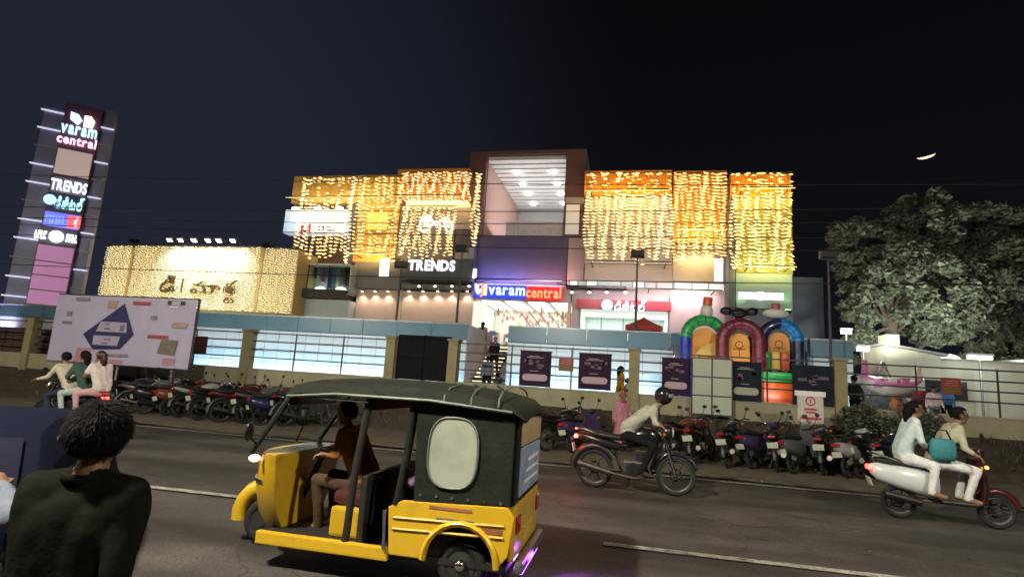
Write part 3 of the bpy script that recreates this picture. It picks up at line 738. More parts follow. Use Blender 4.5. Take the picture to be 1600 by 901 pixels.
# ================================================================== SIGNS ON THE MALL (each hangs on the building: a thing of its own)
wneon = glow('white_letter_light', (.93, .93, 1), 1.5); bneon = glow('blue_white_letter_light', (.55, .75, 1), 1.5)
rneon = glow('red_orange_letter_light', (1, .22, .04), 1.7); cneon = glow('cyan_letter_light', (.45, .88, 1), 1.3)
yneon = glow('yellow_light', (1, .7, .1), 2.5); pneon = glow('pink_white_letter_light', (1, .58, .70), 1.5)
bluehalo = glow('blue_halo_panel', (.02, .06, 1), 1.0, (.02, .04, .4)); redhalo = glow('red_halo_panel', (1, .01, .01), .8, (.4, .02, .02))
whalo = glow('pale_halo_tray', (.5, .5, .75), .55)
def signthing(name, label, px, Y, group=None):
    a, b, z0, z1 = rect(*px, Y)
    return thing(name, label, 'sign', ((a+b)/2, Y, z0), group=group), (a, b, z0, z1)
YT = YF-.5
t, (a, b, z0, z1) = signthing('store_sign', 'glowing white TRENDS letters on the dark grey board', (638, 406, 711, 423), YT)
write('TRENDS', t, wneon, a, b, z0, z1, YT, off=.035)
YT = YF-.42
t, (a, b, z0, z1) = signthing('telugu_store_sign', 'glowing white Telugu letters on the grey wall above the TRENDS letters', (653, 334, 708, 362), YT)
wd = b-a; hh = z1-z0
write('ట', t, wneon, a+wd*.16, a+wd*.45, z0+hh*.30, z0+hh*.86, YT, off=.03)
write('ం', t, wneon, a+wd*.47, a+wd*.61, z0+hh*.32, z0+hh*.62, YT, off=.03)
write('డ', t, wneon, a+wd*.63, a+wd*.93, z0+hh*.30, z0+hh*.95, YT, off=.03)
hk = [(a+wd*(.16-.1*math.sin(q)), YT, z0+hh*(.42+.40*math.cos(q))) for q in [k*math.pi/8 for k in range(9)]]
part(MB().tube(hk+[(a+wd*.24, YT, z0+hh*.02), (a+wd*.3, YT, z0+hh*.12)], .075, 6), 'letter', wneon, t, 50, world=True)
part(MB().tube([(a+wd*.80, YT, z0+hh*.26), (a+wd*.84, YT, z0+hh*.04), (a+wd*.92, YT, z0+hh*.0), (a+wd*.99, YT, z0+hh*.14), (a+wd*.98, YT, z0+hh*.42), (a+wd*.93, YT, z0+hh*.56)], .075, 6), 'letter', wneon, t, 50, world=True)
part(MB().tube([(a+wd*.22, YT, z0+hh*.92), (a+wd*.30, YT, z0+hh*.84), (a+wd*.38, YT, z0+hh*.96)], .07, 6), 'letter', wneon, t, 50, world=True)
# main sign: emblem, blue letters, red letters
YT = YF-.35
t, (a, b, z0, z1) = signthing('mall_name_sign', 'big blue and red glowing varam central sign over the mall entrance', (737, 443, 879, 467), YT)
wd = b-a; hh = z1-z0
part(MB().box(a+.1, YT+.06, z0+hh*.06, a+wd*.605, YT+.16, z1-hh*.1), 'blue_halo', bluehalo, t, bevel=.05, world=True)
part(MB().box(a+wd*.607, YT+.06, z0+hh*.0, b, YT+.16, z1-hh*.14), 'red_halo', redhalo, t, bevel=.05, world=True)
ex, ew = a+wd*.02, wd*.155
hexa = [(ex+ew*.05, z0+hh*.92), (ex+ew*.12, z0+hh*.45), (ex+ew*.32, z0+hh*.2), (ex+ew*.60, z0+hh*.45), (ex+ew*.5, z0+hh*.62), (ex+ew*.38, z0+hh*.5), (ex+ew*.36, z0+hh*.86)]
part(MB().prism(hexa, 'y', YT-.02, YT+.08), 'emblem', bneon, t, world=True)
part(MB().tube([(ex+ew*.42, YT, z0+hh*.88), (ex+ew*.66, YT, z0+hh*.92), (ex+ew*.66, YT, z0+hh*.2), (ex+ew*.52, YT, z0+hh*.12)], .1, 6), 'emblem_red', rneon, t, world=True)
part(MB().box(ex+ew*.78, YT-.02, z0+hh*.18, ex+ew*.96, YT+.08, z0+hh*.86), 'emblem_yellow', yneon, t, bevel=.03, world=True)
write('varam', t, bneon, a+wd*.19, a+wd*.595, z0+hh*.22, z0+hh*.74, YT, off=.02)
write('central', t, rneon, a+wd*.61, a+wd*.985, z0+hh*.12, z0+hh*.80, YT, off=.02)
# fascia sign
YT = YF-.6
t, (a, b, z0, z1) = signthing('telugu_shop_sign', 'cyan-white glowing Telugu shop name with round emblem on the red fascia', (939, 468, 1010, 487), YT)
wd = b-a; hh = z1-z0
em = part(MB().cyl((a+hh*.5, YT+.1, z0+hh*.5), (a+hh*.5, YT, z0+hh*.5), hh*.47, n=24), 'emblem', glow('cyan_disc_light', (.12, .50, .80), 1.0), t, world=True)
part(MB().tube([(a+hh*.5+hh*.27*math.cos(q), YT-.03, z0+hh*.5+hh*.27*math.sin(q)) for q in [.2+k*.55 for k in range(10)]]+[(a+hh*.74, YT-.03, z0+hh*.5), (a+hh*.3, YT-.03, z0+hh*.5)], .06, 6), 'emblem_mark', wneon, em, world=True)
write(['డి', 'జి', 'ట', 'ల్'], t, cneon, a+hh*1.1, b, z0+hh*.06, z0+hh*.98, YT, off=.012)
# far right block sign: a row of small letters either side of a round emblem, too small to read
def smallsign(t, x0, x1, zc, h, y, m, seed=2):
    q = random.Random(seed); n = 15; cx = (x0+x1)/2
    part(MB().cyl((cx, y+.1, zc), (cx, y-.02, zc), h*.75, n=20), 'emblem', m, t, world=True)
    for k in range(n):
        x = x0+(x1-x0)*(k+.5)/n
        if abs(x-cx) < h*.95: continue
        hw = (x1-x0)/n*.36; bar = q.choice((0, 1, 2))
        mb = MB().box(x-hw, y, zc-h/2, x-hw+hw*.7, y+.08, zc+h/2)
        if bar: mb.box(x-hw+hw*.7, y, zc+h*.28, x+hw, y+.08, zc+h/2)
        if bar != 1: mb.box(x-hw+hw*.7, y, zc-h/2, x+hw, y+.08, zc-h*.28)
        part(mb, 'letter', m, t, world=True)
YT = 36.4-.12
t, (a, b, z0, z1) = signthing('cinema_style_sign', 'long thin white glowing sign on the green-lit right corner block', (1155, 458, 1224, 466), YT)
part(MB().box(a-.05, YT+.085, z0-.08, b+.05, YT+.11, z1+.08), 'tray', whalo, t, bevel=.01, world=True)
smallsign(t, a, b, (z0+z1)/2, (z1-z0)*1.0, YT, glow('white_letter_strong', (.95, .95, 1), 5))
# little vertical light sign at the corner
YT = YF-.3
t, (a, b, z0, z1) = signthing('corner_light_box', 'small tilted white light box at the corner above the name sign', (737, 420, 744, 435), YT)
part(MB().box(a, YT, z0, b, YT+.12, z1), 'light_box', glow('white_box_light', (.85, .9, 1), 1.8), t, bevel=.01, world=True)
part(MB().box(a-.03, YT+.121, z0-.03, b+.03, YT+.16, z1+.03), 'back_tray', darkt, t, world=True)

# ================================================================== STRING LIGHTS (each strand of a curtain is a part)
wire = mat('green_wire', (.02, .03, .02), .6, var=0)
LED = [glow('amber_bulb', (1, .50, .12), 1.9, sample=False), glow('warm_bulb', (1, .58, .20), 2.1, sample=False), glow('pale_bulb', (1, .64, .33), 2.2, sample=False)]
def strand(cur, pts, step, size, m, q, fill=1.0):
    mb = MB(); mb.tube(pts, .008, 3, 0)
    L = [0]
    for i in range(1, len(pts)): L.append(L[-1]+(Vector(pts[i])-Vector(pts[i-1])).length)
    s = q.uniform(0, step)
    while s < L[-1]:
        if q.random() < (fill(s/L[-1]) if callable(fill) else fill):
            i = max(j for j in range(len(L)) if L[j] <= s); i = min(i, len(pts)-2)
            f = (s-L[i])/max(1e-6, L[i+1]-L[i]); p = Vector(pts[i]).lerp(Vector(pts[i+1]), f)
            an = q.uniform(-.35, .5)-.25; lx, lz = size*1.75, size*.66
            ux, uz = math.cos(an), math.sin(an); y = p.y-.03+q.uniform(-.03, .03); c = (p.x+q.uniform(-.04, .04), y, p.z)
            mb.add([(c[0]-ux*lx, y, c[2]-uz*lx), (c[0]+ux*lx, y, c[2]+uz*lx), (c[0]-uz*lz, y, c[2]+ux*lz), (c[0]+uz*lz, y, c[2]-ux*lz), (c[0], y-lz, c[2]), (c[0], y+lz, c[2])],
                   [(0,4,2), (2,4,1), (1,4,3), (3,4,0), (2,5,0), (1,5,2), (3,5,1), (0,5,3)], 1)
        s += step*q.uniform(.85, 1.15)
    return part(mb, 'light_strand', [wire, m], cur, world=True)
def curtain(label, px0, px1, ptop, pbot, Y, xs, step=.26, size=.05, seed=1, mats=None, jag=.3, fill=lambda f, g: 1, bots=None, group='warm string light curtains hung over the mall'):
    q = random.Random(seed); xa, xb = W(px0, (ptop+pbot)/2, Y).x, W(px1, (ptop+pbot)/2, Y).x
    zt = W((px0+px1)/2, ptop, Y).z; zb = W((px0+px1)/2, pbot, Y).z
    t = thing('string_light_curtain', label, 'string lights', ((xa+xb)/2, Y, zt), group=group)
    part(MB().box(xa, Y-.02, zt, xb, Y+.03, zt+.05), 'head_rail', darkt, t, world=True)
    for k, f in enumerate(xs):
        x = xa+(xb-xa)*f; bz = zb+q.uniform(0, jag)
        if bots: bz = zb+(zt-zb)*(1-bots(f))+q.uniform(0, jag)
        pts = [(x+.10*math.sin(j*.9+k*1.7)+q.uniform(-.05, .05), Y, zt+(bz-zt)*j/8) for j in range(9)]
        strand(t, pts, step, size, q.choice(mats or LED), q, lambda g, f=f: fill(f, g))
    return t
lin = lambda n, j=.0, s=0: [min(1, max(0, (k+.5)/n+random.Random(s*99+k).uniform(-j, j)/n)) for k in range(n)]
curtain('string lights hanging in front of the pale blue display panel', 466, 550, 277, 413, YF-1.75, [.01, .04, .12, .17, .21, .30, .34, .43, .47, .55, .6, .68, .72, .77, .88, .93, .98], .27, .095, 1, jag=.9, fill=lambda f, g: .35 if .05 < f < .9 and .08 < g < .3 else 1)
curtain('string lights over the plain yellow cladding left of the white Telugu letters', 556, 624, 276, 410, YF-.75, lin(13, .8, 2), .28, .092, 2, [LED[0], LED[1]], jag=.9, fill=lambda f, g: .5 if .3 < g < .75 and .25 < f < .8 else 1)
curtain('dense short string lights over the rust-orange band above the cornice strip', 626, 736, 269, 318, YF-.95, lin(24, .6, 3), .22, .078, 3, [LED[1], LED[2], LED[2]], jag=.15)
curtain('long string lights falling around the white Telugu letters to the TRENDS board', 626, 710, 322, 406, YF-.95, [.02, .06, .1, .15, .19, .24, .28, .33, .38, .43, .47, .53, .56, .67, .71, .75, .86, .9, .94, .97], .235, .082, 4, jag=.9)
curtain('narrow twisted string lights on the corner beside the red-brown portal', 738, 747, 271, 400, YF-.5, [.2, .55, .9], .26, .095, 5, jag=1.6)
curtain('string lights bunched in columns over the long orange band and beige wall', 914, 1050, 270, 415, YF-.85, [.01, .04, .08, .11, .18, .205, .24, .265, .345, .37, .395, .42, .45, .475, .50, .54, .565, .60, .625, .66, .70, .73, .755, .80, .835, .87, .91, .945, .98], .225, .082, 6, [LED[1], LED[2], LED[1]], jag=1.3, fill=lambda f, g: .25 if .03 < g < .25 else 1)
curtain('string lights over the tall orange cladding with three warm downlights', 1052, 1134, 270, 418, YF-.8, [.03, .09, .19, .24, .3, .37, .44, .5, .56, .62, .68, .74, .8, .88, .93, .98], .225, .082, 7, [LED[0], LED[1]], jag=.9)
curtain('dense string lights over the olive-green cladding of the right corner block', 1141, 1240, 270, 426, YR-.3, lin(20, .6, 8), .225, .082, 8, [LED[0], LED[1], LED[1]], jag=.4, fill=lambda f, g: .35 if .03 < g < .24 else .95)

# ================================================================== YELLOW LIGHT-CURTAIN HALL on the left
YY = 35.0
ylw = mat('cream_hall_wall', (.60, .45, .19), .6, var=.06, scale=1)
pa, pb = W(158, 418, YY), W(206, 418, YY); pc, pd = W(407, 438, YY), W(456, 440, YY)
zt = W(310, 385, YY).z; zb = W(380, 486, YY).z
hall = thing('draped_hall', 'low cream hall wholly draped in dense yellow string lights', 'building', ((pa.x+pd.x)/2, YY, ZP))
px_ = [(pa.x, YY+.3), (pb.x, YY), (pc.x, YY), (pd.x, YY+.45)]
for k, nm in enumerate(('wall_panel', 'wall_panel', 'wall_panel')):
    (xa, ya), (xb, yb) = px_[k], px_[k+1]
    part(MB().prism([(xa+.02, ya), (xb-.02, yb), (xb-.02, yb+4), (xa+.02, ya+4)], 'z', zb, zt), nm, ylw, hall, world=True)
part(MB().box(pa.x+.3, YY+1.5, ZP, pd.x-.3, YY+4.5, zb), 'base_wall', tealw, hall, world=True)
part(MB().prism([(pa.x-.1, YY+.2), (pb.x, YY-.12), (pc.x, YY-.12), (pd.x, YY+.33), (pd.x, YY+4), (pa.x-.1, YY+4)], 'z', zt+.004, zt+.1), 'roof_coping', darkt, hall, world=True)
q = random.Random(5)
ydrp = thing('string_light_curtain', 'very dense pale yellow string lights covering the low cream hall', 'string lights', ((pa.x+pd.x)/2, YY-.1, zt), group='warm string light curtains hung over the mall')
YLED = [glow('yellow_bulb', (1, .80, .42), 1.35, sample=False), glow('yellow_bulb_soft', (1, .83, .50), 1.2, sample=False)]
n = 104
for k in range(n):
    f = (k+.5)/n; x = pa.x+(pd.x-pa.x)*f
    y = np.interp(x, [p_[0] for p_ in px_], [p_[1] for p_ in px_])-.14
    if any(abs(x-px_[j][0]) < .16 for j in (1, 2)): continue
    pts = [(x+.02*math.sin(j+k), y, zt-.05+(zb+.05-zt)*j/4) for j in range(5)]
    strand(ydrp, pts, .17, .055, YLED[k % 2], q)
lamp('hall_wash', 'AREA', ((pa.x+pd.x)/2, YY-5, zb-1.2), 620, (1, .84, .52), aim=((pa.x+pd.x)/2, YY, (zt+zb)/2), size=(pd.x-pa.x)*.98, size_y=.1)
# six floodlights on its roof edge
for k, q_ in enumerate((262, 279, 300, 322, 339, 361)):
    p = W(q_, 384+.03*(q_-262), YY-1.0)
    t = thing('flood_light', 'white floodlight, %s along the hall roof edge' % ('leftmost of six', 'second of six', 'third of six', 'fourth of six', 'fifth of six', 'rightmost of six')[k], 'floodlight', (p.x, YY, zt+.1), group='floodlights on the hall roof edge')
    part(MB().tube([(p.x, YY, zt+.1), (p.x, YY-.35, zt+.42), (p.x, YY-.85, zt+.38)], .03), 'arm', darkt, t, 50, world=True)
    part(MB().obox((p.x, YY-.95, zt+.32), (.42, .3, .14), Matrix.Rotation(-.6, 3, 'X')), 'lamp_body', lgrey, t, bevel=.02, world=True)
    part(MB().obox((p.x, YY-.92, zt+.22), (.36, .26, .05), Matrix.Rotation(-.6, 3, 'X')), 'lens', glow('flood_lens', (.85, .88, 1), 14), t, world=True)
    lamp('flood_beam', 'SPOT', (p.x, YY-1.3, zt+.2), 900, (.9, 1, 1), aim=(p.x, YY, zt-1.6), size=.1, spot=96, blend=.9)
# Telugu letters in dark bronze on the hall
brz = mat('bronze_letter', (.10, .06, .02), .5, .2, var=.2)
YT = YY-.22
t, (a, b, z0, z1) = signthing('hall_sign', 'dark bronze Telugu letters half hidden in the yellow string lights', (250, 431, 378, 473), YT)
hh = z1-z0; wd = b-a
zs = lambda f: z0+hh*f
write(['డి'], t, brz, a, a+wd*.18, zs(.34), zs(1.0), YT, off=.003)
part(MB().box(a+wd*.26, YT-.04, zs(.36), a+wd*.275, YT+.04, zs(.9)), 'letter', brz, t, bevel=.02, world=True)
write(['మా'], t, brz, a+wd*.38, a+wd*.74, zs(.34), zs(.80), YT, off=.003)
write('ర', t, brz, a+wd*.78, a+wd*.93, zs(.32), zs(.88), YT, off=.003)
write('ట', t, brz, a+wd*.80, a+wd*.92, zs(.02), zs(.26), YT, off=.003)

# ================================================================== PYLON
PO = (-30.2, 25.2); pyl = Plane((PO[0], PO[1], 0), rad(40))
def pr(x0, y0, x1, y1):
    xm, ym = (x0+x1)/2, (y0+y1)/2
    return pyl.pix(x0, ym)[0], pyl.pix(x1, ym)[0], pyl.pix(xm, y1)[1], pyl.pix(xm, y0)[1]
top = pyl.pix(115, 162)[1]; sl = pyl.pix(60, 300)[0]; sr = pyl.pix(150, 300)[0]; cl_ = pyl.pix(75, 300)[0]; cr_ = pyl.pix(136, 300)[0]
sl -= .55; sr += .15
py = thing('sign_pylon', 'tall dark sign pylon with white light fins and a stack of glowing shop signs', 'sign', (PO[0], PO[1], 1.0), pyl.ang)
LOC[py.name] = (0, 0, 1.0)
navy = mat('navy_pylon_cladding', (.22, .23, .36), .5, var=.1); plum = mat('plum_pylon_panel', (.16, .07, .13), .4, var=.1)
part(MB().box(sl, .25, .4, cl_-.01, 1.3, top-.4), 'side_fin', navy, py, bevel=.03, world=True)
part(MB().box(cr_+.01, .25, .4, sr, 1.3, top+.2), 'side_fin', navy, py, bevel=.03, world=True)
part(MB().box(cl_, 0, .4, cr_, 1.4, top), 'core', plum, py, bevel=.03, world=True)
fing = glow('fin_light', (.75, .75, 1), .75)
for k in range(13):
    z = top-.7-k*(top-2.6)/12.5
    part(MB().box(sl-.12, .12, z, cl_-.03, .24, z+.07), 'light_fin', fing if k % 3 != 2 else lgrey, py, world=True)
    part(MB().box(cr_+.03, .12, z-.3, sr+.1, .24, z-.23), 'light_fin', fing if k % 2 == 0 else lgrey, py, world=True)
zof = lambda y: pyl.pix(95, y)[1]
def tile_(name, m, y0, y1, d=-.06): return part(MB().box(cl_+.06, d, zof(y1), cr_-.06, -.002, zof(y0)), name, m, py, bevel=.01, world=True)
tile_('picture_panel', glow('picture_backlit', (.55, .38, .34), .55), 232, 272)
tile_('sign_panel', navy, 276, 302); tile_('sign_panel', mat('sign_blue_panel', (.03, .06, .14), .4), 304, 330)
pinkp = glow('pink_backlit_panel', (.50, .20, .42), .55, (.4, .2, .35))
for ya, yb in ((386, 410), (412, 432), (434, 455), (457, 478), (480, 496)): tile_('pink_panel', pinkp, ya, yb)
tile_('sign_panel', mat('sign_slate_panel', (.12, .12, .18), .4), 358, 383)
tile_('blue_sign_panel', glow('blue_backlit', (.03, .05, .9), .9), 333, 356)
cw_ = cr_-cl_
def pt(text, m, ya, yb, fa, fb): return write(text, py, m, cl_+cw_*fa, cl_+cw_*fb, zof(yb), zof(ya), -.14, off=.03)
pt('varam', glow('ice_letter_light', (.55, .82, 1), 1.4), 193, 208, .0, .98)
pt('central', pneon, 209, 224, -.04, 1.02)
pt('TRENDS', wneon, 281, 299, .04, 1.0)
hx = lambda f: cl_+cw_*f
part(MB().prism([(hx(.18), zof(172)), (hx(.2), zof(184)), (hx(.42), zof(191)), (hx(.52), zof(182)), (hx(.4), zof(174))], 'y', -.16, -.06), 'emblem', bneon, py, world=True)
part(MB().prism([(hx(.56), zof(174)), (hx(.58), zof(191)), (hx(.82), zof(191)), (hx(.86), zof(180)), (hx(.74), zof(173))], 'y', -.16, -.06), 'emblem', glow('cream_emblem_light', (1, .75, .6), 2.4), py, world=True)
pt(['డి', 'జి', 'ట', 'ల్'], cneon, 305, 327, .25, 1.0)
part(MB().cyl((hx(.1), -.06, zof(315)), (hx(.1), -.16, zof(315)), .28, n=20), 'emblem', cneon, py, world=True)
part(MB().box(hx(.66), -.12, zof(354), hx(1.0), -.065, zof(335)), 'red_sign_panel', glow('red_backlit', (1, .02, .03), 1.3), py, bevel=.01, world=True)
part(MB().tube([(hx(.9), -.15, zof(352)), (hx(.86), -.15, zof(345)), (hx(.92), -.15, zof(337))], .05), 'emblem', pneon, py, world=True)
for k in range(3): part(MB().tube([(hx(.1+.17*k), -.1, zof(351)), (hx(.1+.17*k), -.1, zof(339)), (hx(.2+.17*k), -.1, zof(339)), (hx(.2+.17*k), -.1, zof(351))], .03), 'letter', glow('deep_blue_letter', (.12, .25, 1), 1.6), py, world=True)
smallsign(py, hx(-.1), hx(1.0), zof(371), .42, -.14, glow('white_letter_strong', (.95, .95, 1), 5), 4)
part(MB().ell((hx(.55), -.09, zof(485)), (.5, .05, .16), 16, 8), 'oval_light', wneon, py, 50, world=True)
part(MB().ell((hx(.15), -.09, zof(485)), (.3, .05, .04), 12, 6), 'oval_light', wneon, py, 50, world=True)

for k_ in (-1, 1):                                   # added blue-white up-lights that brighten the pylon cladding
    fp = pyl.o+pyl.e*(1.9*k_)+pyl.n*2.6
    part(MB().box(1.9*k_-.2, -2.75, .05, 1.9*k_+.2, -2.45, .3), 'added_foot_light', rail_m, py)
    lamp('pylon_fill', 'SPOT', (fp.x, fp.y, 1.5), 15000, (.66, .60, 1), aim=(pyl.o.x+pyl.e.x*1.4*k_, pyl.o.y+pyl.e.y*1.4*k_, 10), size=.2, spot=75, blend=.9)
# dark brown hoarding at the foot of the pylon
a, b, z0, z1 = rect(-30, 512, 84, 551, 19.6)
t = thing('hoarding', 'dark brown boarded hoarding below the pylon at the left edge', 'hoarding', ((a+b)/2, 19.6, 1.0))
n = 9
for k in range(n):
    part(MB().box(a+(b-a)*k/n+.01, 19.6, z0, a+(b-a)*(k+1)/n-.01, 19.64+R.uniform(0, .02), z1), 'board', mat('brown_board_wood', (.085, .045, .038), .7, var=.3, scale=4), t, world=True)
part(MB().box(a, 19.66, 1.0, b, 19.72, z0+.2), 'base_rail', mat('brown_board_wood', (.08,)*3), t, world=True)

# ================================================================== BIG BILLBOARD
YBB = 16.75
q4 = [W(*q_, YBB) for q_ in ((66, 566), (291, 572), (312, 470), (98, 459))]
bb = thing('billboard', 'big pale mauve billboard with a dark blue diamond behind the parked motorcycles', 'billboard', ((q4[0].x+q4[1].x)/2, YBB, 0))
xa, xb, z0, z1 = (q4[0].x+q4[3].x)/2, (q4[1].x+q4[2].x)/2, (q4[0].z+q4[1].z)/2, (q4[2].z+q4[3].z)/2
wd, hh = xb-xa, z1-z0
mv = mat('mauve_flex_print', (.43, .40, .56), .5, var=.10, scale=1.3)
nx_, nz_ = 14, 6; vs_ = []; fs = []
for j in range(nz_+1):
    for i in range(nx_+1): vs_.append((xa+wd*i/nx_, YBB+.012*math.sin(i*.9+j), z0+hh*j/nz_))
for j in range(nz_):
    for i in range(nx_): o = j*(nx_+1)+i; fs.append((o, o+1, o+nx_+2, o+nx_+1))
part(MB().add(vs_, fs), 'flex_sheet', mv, bb, 60, world=True)
part(MB().box(xa-.04, YBB+.03, z0-.04, xb+.04, YBB+.09, z0+.02).box(xa-.04, YBB+.03, z1-.02, xb+.04, YBB+.09, z1+.05).box(xa-.04, YBB+.03, z0+.02, xa+.02, YBB+.09, z1-.02).box(xb-.02, YBB+.03, z0+.02, xb+.04, YBB+.09, z1-.02), 'frame', rail_m, bb, world=True)
for f in (.12, .5, .88): part(MB().cyl((xa+wd*f, YBB+.14, 0), (xa+wd*f, YBB+.14, z1), .045), 'post', steel, bb, 40, world=True)
bp = lambda fx, fz: (xa+wd*fx, z0+hh*fz)
db = mat('diamond_blue_print', (.018, .02, .10), .5, var=.12)
yb_ = YBB-.03
def pr_(name, pts, m, d=0): return part(MB().prism([bp(*q_) for q_ in pts], 'y', yb_-.002-d, yb_+.004-d), name, m, bb, world=True)
pr_('printed_diamond', [(.50, .90), (.60, .45), (.52, .23), (.33, .20), (.24, .42)], db)
pl_ = mat('pale_mauve_print', (.38, .34, .46), .5, var=.2, scale=9)
pr_('printed_block', [(.355, .62), (.54, .62), (.55, .47), (.33, .47)], pl_, .006)
pr_('printed_block', [(.32, .41), (.51, .41), (.50, .27), (.32, .27)], pl_, .006)
smud = mat('print_smudge', (.16, .14, .24), .5, var=.3)
for q_ in ([(.38, .6), (.42, .6), (.42, .57), (.40, .57)], [(.39, .53), (.43, .53), (.43, .50), (.39, .50)], [(.50, .58), (.53, .58), (.53, .49), (.50, .49)], [(.40, .37), (.45, .37), (.45, .35), (.40, .35)], [(.38, .31), (.43, .31), (.43, .29), (.38, .29)]): pr_('printed_smudge', q_, smud, .012)
rp_ = mat('print_red', (.33, .05, .07), .5, var=.2); tn = mat('print_tan', (.36, .26, .2), .5, var=.3); gr_ = mat('print_grey', (.22, .20, .24), .5, var=.3); br_ = mat('print_olive', (.17, .14, .10), .5, var=.3); pk_ = mat('print_pink', (.42, .22, .27), .5, var=.2)
for m_, pts in ((rp_, [(.56, .94), (.68, .94), (.68, .89), (.56, .89)]), (gr_, [(.14, .97), (.24, .97), (.24, .92), (.14, .92)]), (tn, [(.38, .94), (.45, .94), (.44, .82), (.38, .82)]),
                (gr_, [(.09, .75), (.13, .75), (.13, .68), (.09, .68)]), (gr_, [(.07, .60), (.14, .60), (.14, .56), (.07, .56)]), (gr_, [(.70, .74), (.74, .74), (.74, .68), (.70, .68)]), (rp_, [(.70, .46), (.84, .46), (.84, .41), (.70, .41)]),
                (br_, [(.80, .40), (.91, .40), (.90, .18), (.78, .20)]), (pk_, [(.22, .22), (.32, .22), (.30, .0), (.20, .0)]), (pk_, [(.83, .14), (.91, .14), (.91, .04), (.83, .04)]), (tn, [(.86, .66), (.96, .66), (.95, .58), (.85, .58)]),
                (gr_, [(.36, .14), (.58, .16), (.58, .12), (.36, .11)]), (pk_, [(.36, .06), (.55, .07), (.55, .02), (.36, .01)])):
    pr_('printed_patch', pts, m_, .001)
pr_('printed_patch', [(.80, .97), (.92, .97), (.92, .91), (.80, .91)], mat('print_black', (.02, .02, .03), .5), .001)
for k in range(2): pr_('printed_line', [(.83, .955-.028*k), (.89, .955-.028*k), (.89, .94-.028*k), (.83, .94-.028*k)], wht, .007)
pr_('printed_line', [(.82, .885), (.88, .885), (.88, .87), (.82, .87)], wht, .007)
# ================================================================== RED CANOPY on the podium
YC = 30.0
a, b, z0, z1 = rect(977, 492, 1036, 515, YC)
cxx = (a+b)/2; red = mat('red_canvas', (.50, .035, .04), .6, var=.12, scale=3)
t = thing('canopy_tent', 'small red peaked canopy tent on the podium in front of the red-fascia shop', 'tent', (cxx, YC+1, ZP))
hw = (b-a)/2; ze = z0+.22
rings = []
for f in (0, .25, .55, .8, 1):
    s_ = hw*(1-f); zz_ = ze+(z1-ze)*(f**1.25)
    s_ = max(s_, .02)
    rings.append([(cxx-s_, YC+hw-s_, zz_), (cxx+s_, YC+hw-s_, zz_), (cxx+s_, YC+hw+s_, zz_), (cxx-s_, YC+hw+s_, zz_)])
part(MB().rings(rings, 0, True), 'canopy_top', red, t, world=True)
for (xa, ya, xb, yb) in ((a, YC, b, YC+.02), (a, YC+2*hw-.02, b, YC+2*hw), (a, YC+.02, a+.02, YC+2*hw-.02), (b-.02, YC+.02, b, YC+2*hw-.02)):
    part(MB().box(xa, ya, z0-.02, xb, yb, ze-.01), 'valance', red, t, world=True)
for sx in (a+.06, b-.06):
    for sy in (YC+.07, YC+2*hw-.07): part(MB().cyl((sx, sy, ZP), (sx, sy, ze), .03), 'leg', wht, t, 40, world=True)

# ================================================================== INFLATABLE with three arches
YI = 20.6; gp = mat('green_vinyl', (.02, .36, .09), .35, var=.1, coat=.3); bp1 = mat('blue_vinyl', (.012, .04, .42), .35, var=.1, coat=.3); bp2 = mat('sky_blue_vinyl', (.01, .22, .62), .35, var=.1, coat=.3)
mr = mat('maroon_vinyl', (.17, .02, .045), .35, var=.1, coat=.3); og = mat('orange_vinyl', (.72, .30, .02), .4, var=.1, coat=.2); rd = mat('red_vinyl', (.55, .09, .02), .4, var=.1, coat=.2); yl = mat('yellow_vinyl', (.75, .5, .12), .4, var=.1); nv = mat('navy_vinyl', (.012, .018, .08), .35, var=.1, coat=.3); wv_ = mat('white_vinyl', (.65, .66, .62), .4, var=.06); bkv = mat('black_vinyl', (.012, .012, .016), .35, var=.1, coat=.3)
p0 = W(1155, 620, YI)
inf = thing('inflatable_castle', 'bouncy inflatable with green, maroon and blue arches behind the fence', 'inflatable', (p0.x, YI, 1.02))
def arch(pxl, pxr, ptop, r, mats_top, mats_l, mats_r, y):
    a_, b_ = W(pxl, 545, y).x+r, W(pxr, 545, y).x-r; zt_ = W((pxl+pxr)/2, ptop, y).z-r; c_ = (a_+b_)/2; rr_ = (b_-a_)/2; zc = zt_-rr_
    n_ = 14; pts = [(c_-rr_*math.cos(math.pi*k/n_), y, zc+rr_*math.sin(math.pi*k/n_)) for k in range(n_+1)]
    for k0, k1, m_ in mats_top: part(MB().tube(pts[k0:k1+1], r, 12), 'arch_tube', m_, inf, 60, world=True)
    part(MB().tube([(a_, y, 1.04), (a_, y, 2.0), (a_, y, zc)], [r*1.08, r*1.05, r], 12), 'leg_tube', mats_l, inf, 60, world=True)
    part(MB().tube([(b_, y, 1.04), (b_, y, 2.0), (b_, y, zc)], [r*1.08, r*1.05, r], 12), 'leg_tube', mats_r, inf, 60, world=True)
    sm_ = mats_l if mats_l is not bp1 else gp
    for k in range(1, n_, 2):
        d_ = Vector((-(pts[k+1][0]-pts[k-1][0]), 0, -(pts[k+1][2]-pts[k-1][2])))
        part(MB().torus(pts[k], d_, r*1.0, .012, 16, 4), 'seam', nv, inf, 50, world=True)
    return a_+r, b_-r, zc
def door(xa, xb, zc, zb_, m, y):
    n_ = 12; c_ = (xa+xb)/2; rr_ = (xb-xa)/2
    pts = [(c_+rr_*math.cos(math.pi*k/n_), zc+rr_*math.sin(math.pi*k/n_)) for k in range(n_+1)]+[(xa, zb_), (xb, zb_)]
    return part(MB().prism(pts, 'y', y, y+.12), 'orange_door', m, inf, bevel=.02, world=True)
r_ = .20
e1 = arch(1062, 1140, 491, r_, [(0, 14, gp)], bp1, gp, YI+.35)
